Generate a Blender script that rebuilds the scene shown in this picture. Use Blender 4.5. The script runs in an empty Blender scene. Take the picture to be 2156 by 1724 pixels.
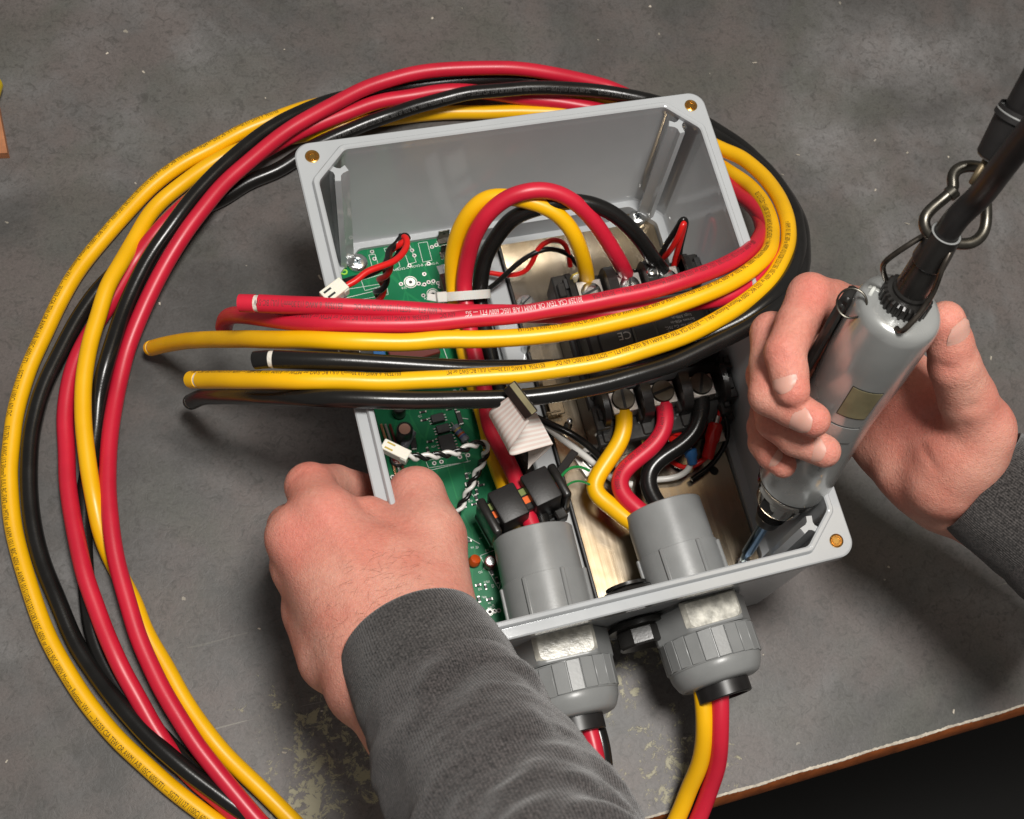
import bpy, bmesh, math, random
import numpy as np
from mathutils import Vector, Matrix
from mathutils import noise as nz3

SC = bpy.context.scene
S = 0.001                       # everything below is written in millimetres
random.seed(7); RNG = np.random.default_rng(7)

# ---------------------------------------------------------------- camera
F = 2668.31; W0, H0 = 2155.0, 1724.0
CXP, CYP = W0/2 + 328.18, H0/2 + 122.62
CAM = np.array([-135.96, -223.84, 670.25]); ROT = (0.33743, -0.20379, -0.28877)
cd = bpy.data.cameras.new('camera'); cam = bpy.data.objects.new('camera', cd)
SC.collection.objects.link(cam); SC.camera = cam
cam.location = CAM*S; cam.rotation_euler = ROT
cd.sensor_width = 36.0; cd.lens = F/W0*36.0
cd.shift_x = -328.18/W0; cd.shift_y = 122.62/W0
cd.clip_start = 0.02; cd.clip_end = 50
cd.dof.use_dof = True; cd.dof.focus_distance = 0.60; cd.dof.aperture_fstop = 22

# ---------------------------------------------------------------- light
wd = bpy.data.worlds.new('World'); SC.world = wd; wd.use_nodes = True
wd.node_tree.nodes['Background'].inputs[0].default_value = (1.0, 0.95, 0.89, 1)
wd.node_tree.nodes['Background'].inputs[1].default_value = 0.155
def area(name, loc, target, sx, sy, power, col):
    l = bpy.data.lights.new(name, 'AREA'); l.shape = 'RECTANGLE'; l.size = sx*S; l.size_y = sy*S
    l.energy = power; l.color = col
    o = bpy.data.objects.new(name, l); SC.collection.objects.link(o)
    o.location = Vector(loc)*S
    o.rotation_euler = (Vector(target)-Vector(loc)).to_track_quat('-Z', 'Y').to_euler()
    return o
area('ceiling_lamp', (70, -95, 1300), (0, -20, 60), 240, 240, 14.0, (1.0, 0.97, 0.925))
area('ceiling_lamp', (470, 240, 1400), (70, -70, 60), 420, 320, 0.50, (1.0, 0.74, 0.40))
SC.view_settings.view_transform = 'Standard'; SC.view_settings.look = 'None'
SC.view_settings.exposure = 0.34; SC.view_settings.gamma = 1.0

_M = np.array(cam.rotation_euler.to_matrix())
def un(x, y, z):
    """point of the place, at height z, that the photograph shows at (x, y)"""
    d = _M @ np.array([(x-CXP)/F, -(y-CYP)/F, -1.0]); t = (z-CAM[2])/d[2]
    return CAM + t*d
def U(*pts): return np.array([un(*p) for p in pts])

# ---------------------------------------------------------------- materials
def mat(name, col, rough=0.5, metal=0.0, spec=0.5, var=0.0, vscale=40, bump=0.0, bscale=300, coat=0.0,
        sss=0.0, trans=0.0, col2=None, aniso=0.0, emis=None):
    m = bpy.data.materials.new(name); m.use_nodes = True
    n = m.node_tree.nodes; L = m.node_tree.links; b = n['Principled BSDF']
    b.inputs['Base Color'].default_value = (*col, 1); b.inputs['Roughness'].default_value = rough
    b.inputs['Metallic'].default_value = metal; b.inputs['Specular IOR Level'].default_value = spec
    b.inputs['Coat Weight'].default_value = coat; b.inputs['Coat Roughness'].default_value = 0.08
    b.inputs['Transmission Weight'].default_value = trans; b.inputs['Anisotropic'].default_value = aniso
    if sss:
        b.inputs['Subsurface Weight'].default_value = sss
        b.inputs['Subsurface Radius'].default_value = (1.0, 0.35, 0.2); b.inputs['Subsurface Scale'].default_value = 0.003
    tc = n.new('ShaderNodeTexCoord')
    if var or col2:
        t = n.new('ShaderNodeTexNoise'); t.inputs['Scale'].default_value = vscale; t.inputs['Detail'].default_value = 6
        L.new(tc.outputs['Object'], t.inputs['Vector'])
        r = n.new('ShaderNodeMixRGB'); r.inputs[1].default_value = (*[c*(1-var) for c in col], 1)
        r.inputs[2].default_value = (*(col2 or [min(1, c*(1+var)) for c in col]), 1)
        mr = n.new('ShaderNodeMapRange'); mr.inputs[1].default_value = 0.3; mr.inputs[2].default_value = 0.7
        L.new(t.outputs['Fac'], mr.inputs[0]); L.new(mr.outputs[0], r.inputs[0]); L.new(r.outputs[0], b.inputs['Base Color'])
        m2 = n.new('ShaderNodeMapRange'); m2.inputs[3].default_value = max(0.02, rough-0.08); m2.inputs[4].default_value = rough+0.08
        L.new(t.outputs['Fac'], m2.inputs[0]); L.new(m2.outputs[0], b.inputs['Roughness'])
    if bump:
        t2 = n.new('ShaderNodeTexNoise'); t2.inputs['Scale'].default_value = bscale; t2.inputs['Detail'].default_value = 3
        L.new(tc.outputs['Object'], t2.inputs['Vector'])
        bp = n.new('ShaderNodeBump'); bp.inputs['Strength'].default_value = bump; bp.inputs['Distance'].default_value = 0.0006
        L.new(t2.outputs['Fac'], bp.inputs['Height']); L.new(bp.outputs[0], b.inputs['Normal'])
    return m
MT = dict(
 box=mat('light_grey_plastic', (0.41, 0.425, 0.435), 0.10, var=0.04, vscale=30, bump=0.008, bscale=900),
 pvc=mat('grey_pvc', (0.225, 0.23, 0.228), 0.34, var=0.07, vscale=60, bump=0.05, bscale=700),
 worn=mat('pale_glint_flat', (0.58, 0.56, 0.49), 0.30, var=0.4, vscale=220, bump=0.35, bscale=600),  # cream tone paints a highlight onto the scuffed plastic
 yellow=mat('yellow_insulation', (0.86, 0.455, 0.002), 0.36, var=0.05, vscale=50, bump=0.04, bscale=900),
 red=mat('red_insulation', (0.56, 0.012, 0.035), 0.38, var=0.08, vscale=50, bump=0.04, bscale=900),
 black=mat('black_insulation', (0.009, 0.0085, 0.008), 0.25, spec=0.4, var=0.2, vscale=80, bump=0.05, bscale=900),
 redwire=mat('bright_red_wire', (0.62, 0.012, 0.010), 0.30),
 white=mat('white_insulation', (0.72, 0.70, 0.66), 0.32, var=0.04),
 nylon=mat('ivory_nylon', (0.74, 0.70, 0.60), 0.35, sss=0.2),
 tie=mat('milky_nylon', (0.60, 0.58, 0.54), 0.3, sss=0.2),
 blackp=mat('black_plastic', (0.016, 0.015, 0.014), 0.30, var=0.25, vscale=90, bump=0.08, bscale=900),
 blackm=mat('matt_black_plastic', (0.013, 0.012, 0.012), 0.45, var=0.2, vscale=90, bump=0.12, bscale=1200),
 rubber=mat('black_rubber', (0.013, 0.012, 0.012), 0.38, var=0.2, vscale=120),
 brass=mat('brass', (0.80, 0.48, 0.14), 0.22, 1.0),
 steel=mat('zinc_steel', (0.66, 0.67, 0.66), 0.22, 1.0, var=0.15, vscale=150, bump=0.05, bscale=900),
 lug=mat('tinned_lug', (0.60, 0.57, 0.53), 0.36, 1.0, var=0.12, vscale=120),
 chrome=mat('chrome', (0.80, 0.80, 0.80), 0.08, 1.0),
 blue=mat('blue_steel_bit', (0.10, 0.25, 0.48), 0.18, 1.0),
 bluechrome=mat('blue_reflection_chrome', (0.42, 0.62, 0.88), 0.18, 1.0),  # blue tint paints a reflection into the chrome of the bit
 dchrome=mat('smoked_chrome', (0.42, 0.40, 0.37), 0.10, 1.0),
 recess=mat('screw_recess', (0.10, 0.12, 0.13), 0.3, 1.0),
 brassd=mat('brass_bore', (0.36, 0.20, 0.05), 0.35, 1.0),
 solder=mat('solder', (0.50, 0.49, 0.46), 0.45, 1.0),
 silk=mat('white_silkscreen', (0.66, 0.70, 0.66), 0.5),
 ink=mat('black_ink', (0.030, 0.022, 0.010), 0.55),
 inkr=mat('dark_red_ink', (0.11, 0.030, 0.034), 0.5),
 inkw=mat('grey_ink', (0.40, 0.39, 0.37), 0.5),
 inkp=mat('glint_ink', (0.72, 0.62, 0.60), 0.4),
 inkk=mat('faint_grey_ink', (0.07, 0.068, 0.066), 0.45),
 hole=mat('dark_hole', (0.008, 0.008, 0.008), 0.6),
 copper=mat('copper_strands', (0.70, 0.36, 0.20), 0.35, 1.0, bump=0.5, bscale=1500),
 core=mat('white_inner_sheath', (0.70, 0.66, 0.58), 0.5, var=0.25, vscale=400, bump=0.4, bscale=700),
 chip=mat('ic_package', (0.014, 0.014, 0.015), 0.42, var=0.2, vscale=300),
 pink=mat('pink_can_top', (0.70, 0.40, 0.30), 0.35, 0.3),
 orange=mat('orange_dip', (0.50, 0.07, 0.01), 0.25),
 resg=mat('grey_resistor', (0.18, 0.19, 0.22), 0.35),
 redcap=mat('red_sleeve', (0.16, 0.012, 0.016), 0.3),
 relay=mat('dark_red_block', (0.12, 0.02, 0.014), 0.35),
 gold=mat('gold_band', (0.45, 0.32, 0.05), 0.3), blueband=mat('blue_band', (0.05, 0.08, 0.25), 0.4),
 redlug=mat('red_translucent_sleeve', (0.52, 0.012, 0.010), 0.16, sss=0.3),
 bluelug=mat('blue_sleeve', (0.03, 0.12, 0.30), 0.25, sss=0.2),
 green=mat('green_wire', (0.01, 0.22, 0.05), 0.35),
 sorange=mat('orange_stripe', (0.75, 0.13, 0.02), 0.35),
 sgreen=mat('dull_green_stripe', (0.16, 0.20, 0.05), 0.4),
 lime=mat('lime_mark', (0.30, 0.62, 0.06), 0.6),
 toolg=mat('silver_grey_tool_plastic', (0.42, 0.43, 0.42), 0.26, metal=0.5, var=0.10, vscale=35, bump=0.03, bscale=800, coat=0.6),
 toolcap=mat('pale_tool_cap', (0.56, 0.57, 0.54), 0.30, var=0.10, vscale=70),
 plate=mat('aged_label', (0.20, 0.175, 0.10), 0.35, var=0.2, vscale=120),
 dwire=mat('dark_steel_wire', (0.16, 0.14, 0.12), 0.30, 1.0, var=0.3, vscale=200),
 clip=mat('worn_steel_clip', (0.12, 0.112, 0.095), 0.36, 1.0, var=0.3, vscale=150),
 thim=mat('tan_thimble', (0.22, 0.17, 0.10), 0.45, 0.5),
 hair=mat('brown_hair', (0.10, 0.045, 0.022), 0.5),
 nail=mat('fingernail', (0.60, 0.33, 0.265), 0.46, sss=0.3),
 card=mat('brown_board', (0.42, 0.17, 0.075), 0.6, var=0.2, vscale=200),
 yplast=mat('yellow_plastic', (0.62, 0.45, 0.0), 0.35),
 ecore=mat('orange_edge', (0.20, 0.050, 0.008), 0.6, var=0.35, vscale=120, bump=0.4, bscale=300),
 elip=mat('chipped_white_edge', (0.50, 0.45, 0.37), 0.7, var=0.3, vscale=300),
 floor=mat('dark_floor', (0.004, 0.0036, 0.003), 0.7, var=0.4, vscale=8),
)
def nd(m): return m.node_tree.nodes, m.node_tree.links, m.node_tree.nodes['Principled BSDF']

def table_material():
    m = mat('scuffed_dark_laminate', (0.10, 0.095, 0.09), 0.45); n, L, b = nd(m)
    tc = n.new('ShaderNodeTexCoord')
    def noise(sc_, det, rough=0.6, dist=0.0):
        t = n.new('ShaderNodeTexNoise'); t.inputs['Scale'].default_value = sc_; t.inputs['Detail'].default_value = det
        t.inputs['Roughness'].default_value = rough; t.inputs['Distortion'].default_value = dist
        L.new(tc.outputs['Object'], t.inputs['Vector']); return t.outputs['Fac']
    def ramp(fac, stops):
        r = n.new('ShaderNodeValToRGB'); e = r.color_ramp.elements
        e[0].position, e[0].color = stops[0][0], (*stops[0][1], 1); e[1].position, e[1].color = stops[1][0], (*stops[1][1], 1)
        for p, c in stops[2:]:
            x = e.new(p); x.color = (*c, 1)
        L.new(fac, r.inputs[0]); return r.outputs[0]
    def mix(fac, a, c, mode='MIX'):
        x = n.new('ShaderNodeMixRGB'); x.blend_type = mode
        for i, v in ((0, fac), (1, a), (2, c)):
            if isinstance(v, (int, float)): x.inputs[i].default_value = v
            elif isinstance(v, tuple): x.inputs[i].default_value = (*v, 1)
            else: L.new(v, x.inputs[i])
        return x.outputs[0]
    def math_(op, a, c=None):
        x = n.new('ShaderNodeMath'); x.operation = op
        for i, v in ((0, a), (1, c)):
            if v is None: continue
            if isinstance(v, (int, float)): x.inputs[i].default_value = v
            else: L.new(v, x.inputs[i])
        return x.outputs[0]
    big = noise(6.5, 9, 0.62, 1.0)
    base = ramp(big, [(0.30, (0.044, 0.042, 0.039)), (0.70, (0.185, 0.178, 0.176)), (0.5, (0.094, 0.090, 0.087))])
    hue = noise(17, 4)
    base = mix(ramp(hue, [(0.42, (0, 0, 0)), (0.60, (0.65, 0.65, 0.65))]), base, (0.118, 0.096, 0.088))
    base = mix(ramp(noise(13, 5, 0.6, 0.6), [(0.50, (0, 0, 0)), (0.68, (0.6, 0.6, 0.6))]), base, (0.082, 0.084, 0.070))
    fine = noise(190, 5, 0.75, 1.2)
    base = mix(ramp(fine, [(0.34, (0.6, 0.6, 0.6)), (0.50, (0, 0, 0))]), base, (0.045, 0.042, 0.038))
    grain = noise(700, 3, 0.7)
    base = mix(0.35, base, ramp(grain, [(0.3, (0.3, 0.3, 0.3)), (0.7, (0.75, 0.75, 0.75))]), 'OVERLAY')
    # small pale chips everywhere
    v = n.new('ShaderNodeTexVoronoi'); v.inputs['Scale'].default_value = 75; v.inputs['Randomness'].default_value = 1
    wob = n.new('ShaderNodeVectorMath'); wob.operation = 'ADD'
    nz = n.new('ShaderNodeTexNoise'); nz.inputs['Scale'].default_value = 300
    L.new(tc.outputs['Object'], nz.inputs['Vector'])
    scl = n.new('ShaderNodeVectorMath'); scl.operation = 'SCALE'; scl.inputs['Scale'].default_value = 0.004
    L.new(nz.outputs['Color'], scl.inputs[0]); L.new(tc.outputs['Object'], wob.inputs[0]); L.new(scl.outputs[0], wob.inputs[1])
    L.new(wob.outputs[0], v.inputs['Vector'])
    sep = n.new('ShaderNodeSeparateColor'); L.new(v.outputs['Color'], sep.inputs[0])
    thr = math_('MULTIPLY', math_('POWER', sep.outputs[0], 5.0), 0.085)
    speck = math_('LESS_THAN', v.outputs['Distance'], thr)
    base = mix(math_('MULTIPLY', speck, 0.7), base, (0.34, 0.31, 0.25))
    # worn yellowish patches near the front edge of the bench
    sx = n.new('ShaderNodeSeparateXYZ'); L.new(tc.outputs['Object'], sx.inputs[0])
    front = n.new('ShaderNodeMapRange'); front.inputs[1].default_value = -0.25; front.inputs[2].default_value = -0.305
    L.new(sx.outputs['Y'], front.inputs[0])
    xl = n.new('ShaderNodeMapRange'); xl.inputs[1].default_value = 0.11; xl.inputs[2].default_value = 0.04
    L.new(sx.outputs['X'], xl.inputs[0])
    xr = n.new('ShaderNodeMapRange'); xr.inputs[1].default_value = -0.24; xr.inputs[2].default_value = -0.17
    L.new(sx.outputs['X'], xr.inputs[0])
    zone = math_('MULTIPLY', math_('MULTIPLY', front.outputs[0], xl.outputs[0]), xr.outputs[0])
    wn = noise(150, 10, 0.80, 0.5)
    wear = math_('GREATER_THAN', math_('ADD', math_('ADD', wn, math_('MULTIPLY', math_('MULTIPLY', math_('SUBTRACT', noise(23, 5), 0.5), 0.55), zone)), math_('MULTIPLY', zone, 0.24)), 0.80)
    wear = math_('MULTIPLY', wear, math_('GREATER_THAN', zone, 0.08))
    base = mix(math_('MULTIPLY', wear, 0.75), base, (0.36, 0.33, 0.20))
    # scratches
    mp = n.new('ShaderNodeMapping'); mp.inputs['Rotation'].default_value = (0, 0, 0.9); mp.inputs['Scale'].default_value = (5, 120, 1)
    L.new(tc.outputs['Object'], mp.inputs[0])
    sn = n.new('ShaderNodeTexNoise'); sn.inputs['Scale'].default_value = 1.6; sn.inputs['Detail'].default_value = 5; sn.inputs['Distortion'].default_value = 0.3
    L.new(mp.outputs[0], sn.inputs['Vector'])
    scr = math_('MULTIPLY', math_('GREATER_THAN', sn.outputs['Fac'], 0.705), front.outputs[0])
    base = mix(math_('MULTIPLY', scr, 0.4), base, (0.30, 0.29, 0.24))
    L.new(base, b.inputs['Base Color'])
    rr = n.new('ShaderNodeMapRange'); rr.inputs[3].default_value = 0.34; rr.inputs[4].default_value = 0.62
    L.new(big, rr.inputs[0]); L.new(rr.outputs[0], b.inputs['Roughness'])
    bp = n.new('ShaderNodeBump'); bp.inputs['Strength'].default_value = 0.22; bp.inputs['Distance'].default_value = 0.0006
    hh = math_('SUBTRACT', fine, math_('MULTIPLY', wear, 0.3))
    L.new(hh, bp.inputs['Height']); L.new(bp.outputs[0], b.inputs['Normal'])
    return m
MT['table'] = table_material()

def pcb_material():
    m = mat('green_solder_mask', (0.004, 0.17, 0.065), 0.38, spec=0.16); n, L, b = nd(m)
    tc = n.new('ShaderNodeTexCoord')
    mp = n.new('ShaderNodeMapping'); mp.inputs['Scale'].default_value = (75, 30, 1); L.new(tc.outputs['Object'], mp.inputs[0])
    v = n.new('ShaderNodeTexVoronoi'); v.distance = 'CHEBYCHEV'; v.feature = 'DISTANCE_TO_EDGE'; v.inputs['Scale'].default_value = 1.2
    L.new(mp.outputs[0], v.inputs['Vector'])
    r = n.new('ShaderNodeValToRGB'); e = r.color_ramp.elements
    e[0].position, e[0].color = 0.02, (0.012, 0.20, 0.072, 1); e[1].position, e[1].color = 0.035, (0.004, 0.155, 0.06, 1)
    L.new(v.outputs['Distance'], r.inputs[0])
    t = n.new('ShaderNodeTexNoise'); t.inputs['Scale'].default_value = 45; L.new(tc.outputs['Object'], t.inputs['Vector'])
    x = n.new('ShaderNodeMixRGB'); x.blend_type = 'MULTIPLY'; x.inputs[0].default_value = 0.5
    L.new(r.outputs[0], x.inputs[1]); L.new(t.outputs['Color'], x.inputs[2])
    rr = n.new('ShaderNodeMixRGB'); rr.inputs[0].default_value = 0.35; L.new(r.outputs[0], rr.inputs[1]); L.new(x.outputs[0], rr.inputs[2])
    L.new(rr.outputs[0], b.inputs['Base Color'])
    return m
MT['pcb'] = pcb_material()

def brushed_material():
    m = mat('brushed_warm_tint_plate', (0.46, 0.36, 0.23), 0.3, 0.95, coat=0.25); n, L, b = nd(m)  # golden tint in the metal stands in for a warm reflection
    tc = n.new('ShaderNodeTexCoord')
    mp = n.new('ShaderNodeMapping'); mp.inputs['Scale'].default_value = (420, 9, 9); L.new(tc.outputs['Object'], mp.inputs[0])
    t = n.new('ShaderNodeTexNoise'); t.inputs['Scale'].default_value = 1.5; t.inputs['Detail'].default_value = 6
    L.new(mp.outputs[0], t.inputs['Vector'])
    mr = n.new('ShaderNodeMapRange'); mr.inputs[3].default_value = 0.15; mr.inputs[4].default_value = 0.30
    L.new(t.outputs['Fac'], mr.inputs[0]); L.new(mr.outputs[0], b.inputs['Roughness'])
    t3 = n.new('ShaderNodeTexNoise'); t3.inputs['Scale'].default_value = 22; t3.inputs['Detail'].default_value = 5; L.new(tc.outputs['Object'], t3.inputs['Vector'])
    r = n.new('ShaderNodeValToRGB'); e = r.color_ramp.elements
    e[0].position, e[0].color = 0.35, (0.43, 0.325, 0.195, 1); e[1].position, e[1].color = 0.65, (0.38, 0.33, 0.265, 1)
    L.new(t3.outputs['Fac'], r.inputs[0]); L.new(r.outputs[0], b.inputs['Base Color'])
    bp = n.new('ShaderNodeBump'); bp.inputs['Strength'].default_value = 0.05; bp.inputs['Distance'].default_value = 0.0004
    L.new(t.outputs['Fac'], bp.inputs['Height'])
    t4 = n.new('ShaderNodeTexNoise'); t4.inputs['Scale'].default_value = 38; t4.inputs['Detail'].default_value = 2; L.new(tc.outputs['Object'], t4.inputs['Vector'])
    b2 = n.new('ShaderNodeBump'); b2.inputs['Strength'].default_value = 0.22; b2.inputs['Distance'].default_value = 0.0016
    L.new(t4.outputs['Fac'], b2.inputs['Height']); L.new(bp.outputs[0], b2.inputs['Normal']); L.new(b2.outputs[0], b.inputs['Normal'])
    return m
MT['sheet'] = brushed_material()

def skin_material():
    m = mat('skin', (0.56, 0.27, 0.19), 0.52, sss=0.25, spec=0.25); n, L, b = nd(m)
    tc = n.new('ShaderNodeTexCoord')
    def tex(kind, sc_, **k):
        t = n.new(kind); t.inputs['Scale'].default_value = sc_
        for q, v in k.items():
            if q == 'feature': t.feature = v
            else: t.inputs[q].default_value = v
        L.new(tc.outputs['Object'], t.inputs['Vector']); return t
    def mix(fac, a_, c_, mode='MIX'):
        x = n.new('ShaderNodeMixRGB'); x.blend_type = mode
        for i, v in ((0, fac), (1, a_), (2, c_)):
            if isinstance(v, float): x.inputs[i].default_value = v
            elif isinstance(v, tuple): x.inputs[i].default_value = (*v, 1)
            else: L.new(v, x.inputs[i])
        return x.outputs[0]
    r = n.new('ShaderNodeValToRGB'); e = r.color_ramp.elements
    e[0].position, e[0].color = 0.36, (0.56, 0.215, 0.160, 1); e[1].position, e[1].color = 0.64, (0.61, 0.30, 0.228, 1)
    L.new(tex('ShaderNodeTexNoise', 42, Detail=6.0).outputs['Fac'], r.inputs[0])
    at = n.new('ShaderNodeAttribute'); at.attribute_name = 'flush'
    col = mix(at.outputs['Fac'], r.outputs[0], (0.60, 0.165, 0.13))
    blot = n.new('ShaderNodeMapRange'); blot.inputs[1].default_value = 0.52; blot.inputs[2].default_value = 0.75; blot.inputs[4].default_value = 0.15
    L.new(tex('ShaderNodeTexNoise', 150, Detail=5.0, Roughness=0.7).outputs['Fac'], blot.inputs[0])
    col = mix(blot.outputs[0], col, (0.46, 0.13, 0.095))
    fine = tex('ShaderNodeTexNoise', 600, Detail=4.0)
    col = mix(0.22, col, fine.outputs['Fac'], 'OVERLAY')
    L.new(col, b.inputs['Base Color'])
    v1 = tex('ShaderNodeTexVoronoi', 900, feature='DISTANCE_TO_EDGE'); v2 = tex('ShaderNodeTexVoronoi', 330, feature='DISTANCE_TO_EDGE')
    big = tex('ShaderNodeTexNoise', 110, Detail=3.0)
    def ma(op, a_, c_):
        x = n.new('ShaderNodeMath'); x.operation = op
        for i, v in ((0, a_), (1, c_)):
            if isinstance(v, float): x.inputs[i].default_value = v
            else: L.new(v, x.inputs[i])
        return x.outputs[0]
    hgt = ma('ADD', ma('ADD', v1.outputs['Distance'], ma('MULTIPLY', v2.outputs['Distance'], 0.8)), ma('MULTIPLY', big.outputs['Fac'], 1.6))
    bp = n.new('ShaderNodeBump'); bp.inputs['Strength'].default_value = 0.48; bp.inputs['Distance'].default_value = 0.0006
    L.new(hgt, bp.inputs['Height']); L.new(bp.outputs[0], b.inputs['Normal'])
    return m
MT['skin'] = skin_material()

def knit_material(name, c1, c2, rib):
    m = mat(name, c1, 0.9, spec=0.1); n, L, b = nd(m)
    uv = n.new('ShaderNodeUVMap'); tc = n.new('ShaderNodeTexCoord')
    t = n.new('ShaderNodeTexNoise'); t.inputs['Scale'].default_value = 1000; t.inputs['Detail'].default_value = 4; L.new(tc.outputs['Object'], t.inputs['Vector'])
    t1 = n.new('ShaderNodeTexNoise'); t1.inputs['Scale'].default_value = 45; t1.inputs['Detail'].default_value = 5; L.new(tc.outputs['Object'], t1.inputs['Vector'])
    r = n.new('ShaderNodeValToRGB'); e = r.color_ramp.elements
    e[0].position, e[0].color = 0.34, (*c1, 1); e[1].position, e[1].color = 0.66, (*c2, 1); L.new(t.outputs['Fac'], r.inputs[0])
    x = n.new('ShaderNodeMixRGB'); x.blend_type = 'OVERLAY'; x.inputs[0].default_value = 0.35
    L.new(r.outputs[0], x.inputs[1]); L.new(t1.outputs['Fac'], x.inputs[2])
    w = n.new('ShaderNodeTexWave'); w.inputs['Scale'].default_value = rib; w.bands_direction = 'X'; w.inputs['Distortion'].default_value = 0.6
    L.new(uv.outputs[0], w.inputs['Vector'])
    y = n.new('ShaderNodeMixRGB'); y.blend_type = 'MULTIPLY'; y.inputs[0].default_value = 0.35
    L.new(x.outputs[0], y.inputs[1]); L.new(w.outputs['Fac'], y.inputs[2]); L.new(y.outputs[0], b.inputs['Base Color'])
    ad = n.new('ShaderNodeMath'); ad.operation = 'ADD'; L.new(w.outputs['Fac'], ad.inputs[0]); L.new(t.outputs['Fac'], ad.inputs[1])
    bp = n.new('ShaderNodeBump'); bp.inputs['Strength'].default_value = 0.5; bp.inputs['Distance'].default_value = 0.0006
    L.new(ad.outputs[0], bp.inputs['Height']); L.new(bp.outputs[0], b.inputs['Normal'])
    b.inputs['Sheen Weight'].default_value = 0.25; b.inputs['Sheen Roughness'].default_value = 0.5
    return m
MT['knit'] = knit_material('charcoal_knit', (0.017, 0.016, 0.016), (0.100, 0.088, 0.086), 62)
MT['rib'] = knit_material('charcoal_rib_knit', (0.018, 0.017, 0.017), (0.092, 0.084, 0.081), 50)

def ribbon_material():
    m = mat('ribbon_cable_grey', (0.60, 0.53, 0.46), 0.5); n, L, b = nd(m)
    uv = n.new('ShaderNodeUVMap'); w = n.new('ShaderNodeTexWave'); w.bands_direction = 'Y'; w.inputs['Scale'].default_value = 2.5
    L.new(uv.outputs[0], w.inputs['Vector'])
    r = n.new('ShaderNodeValToRGB'); e = r.color_ramp.elements
    e[0].position, e[0].color = 0.2, (0.68, 0.56, 0.51, 1); e[1].position, e[1].color = 0.8, (0.74, 0.71, 0.66, 1)
    L.new(w.outputs['Fac'], r.inputs[0]); L.new(r.outputs[0], b.inputs['Base Color'])
    bp = n.new('ShaderNodeBump'); bp.inputs['Strength'].default_value = 0.35; bp.inputs['Distance'].default_value = 0.0005
    L.new(w.outputs['Fac'], bp.inputs['Height']); L.new(bp.outputs[0], b.inputs['Normal'])
    return m
MT['ribbon'] = ribbon_material()

# ---------------------------------------------------------------- shapes: every one returns (verts, faces)
def nrm(v): v = np.asarray(v, float); return v/(np.linalg.norm(v)+1e-12)
def frame(d, up=(0, 0, 1)):
    d = nrm(d); up = np.asarray(up, float)
    if abs(d @ nrm(up)) > 0.98: up = np.array([0, 1.0, 0])
    x = nrm(np.cross(up, d)); y = np.cross(d, x); return x, y, d
def box(c, s, bev=0.0, rot=None, seg=1):
    bm = bmesh.new(); bmesh.ops.create_cube(bm, size=1.0)
    for v in bm.verts: v.co = Vector((v.co.x*s[0], v.co.y*s[1], v.co.z*s[2]))
    if bev: bmesh.ops.bevel(bm, geom=bm.edges[:], offset=bev, segments=seg, affect='EDGES', profile=0.5)
    bm.verts.index_update(); V = np.array([v.co[:] for v in bm.verts]); Fc = [[v.index for v in f.verts] for f in bm.faces]; bm.free()
    if rot is not None: V = V @ np.asarray(rot).T
    return V + np.asarray(c, float), Fc
def rotz(a): c, s = math.cos(a), math.sin(a); return np.array([[c, -s, 0], [s, c, 0], [0, 0, 1.0]])
def lathe(prof, o, d, n=32, up=(0, 0, 1), rfun=None, caps=True):
    x, y, d = frame(d, up); V = []; Fc = []; a = np.arange(n)*2*math.pi/n
    for k, (r, h) in enumerate(prof):
        rr = r*np.ones(n) if rfun is None else rfun(r, h, a)
        V.append(np.asarray(o)+np.outer(rr*np.cos(a), x)+np.outer(rr*np.sin(a), y)+h*d)
    for k in range(len(prof)-1):
        for i in range(n):
            j = (i+1) % n; Fc.append((k*n+i, k*n+j, (k+1)*n+j, (k+1)*n+i))
    if caps:
        Fc.append(tuple(range(n-1, -1, -1))); Fc.append(tuple((len(prof)-1)*n+i for i in range(n)))
    return np.concatenate(V), Fc
def cyl(o, d, r, h, n=24, bev=0.0, up=(0, 0, 1)):
    if bev: return lathe([(r-bev, 0), (r, bev), (r, h-bev), (r-bev, h)], o, d, n, up)
    return lathe([(r, 0), (r, h)], o, d, n, up)
def spline(P, step=2.0):
    P = np.asarray(P, float); Q = np.vstack([2*P[0]-P[1], P, 2*P[-1]-P[-2]]); out = []
    for i in range(1, len(Q)-2):
        p0, p1, p2, p3 = Q[i-1:i+3]; t0 = 0; al = 0.5
        t1 = t0+np.linalg.norm(p1-p0)**al+1e-9; t2 = t1+np.linalg.norm(p2-p1)**al+1e-9; t3 = t2+np.linalg.norm(p3-p2)**al+1e-9
        for t in np.linspace(t1, t2, 14, endpoint=False):
            A1 = (t1-t)/(t1-t0)*p0+(t-t0)/(t1-t0)*p1; A2 = (t2-t)/(t2-t1)*p1+(t-t1)/(t2-t1)*p2; A3 = (t3-t)/(t3-t2)*p2+(t-t2)/(t3-t2)*p3
            B1 = (t2-t)/(t2-t0)*A1+(t-t0)/(t2-t0)*A2; B2 = (t3-t)/(t3-t1)*A2+(t-t1)/(t3-t1)*A3
            out.append((t2-t)/(t2-t1)*B1+(t-t1)/(t2-t1)*B2)
    out.append(P[-1]); out = np.array(out)
    s = np.r_[0, np.cumsum(np.linalg.norm(np.diff(out, axis=0), axis=1))]
    m = max(3, int(s[-1]/step)); q = np.linspace(0, s[-1], m+1)
    res = np.stack([np.interp(q, s, out[:, k]) for k in range(3)], 1)
    if len(res) > 9:                       # relax kinks between control points
        for _ in range(6): res[1:-1] = 0.5*res[1:-1]+0.25*(res[:-2]+res[2:])
    return res
def tangents(P): return np.array([nrm(v) for v in np.gradient(np.asarray(P), axis=0)])
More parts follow.
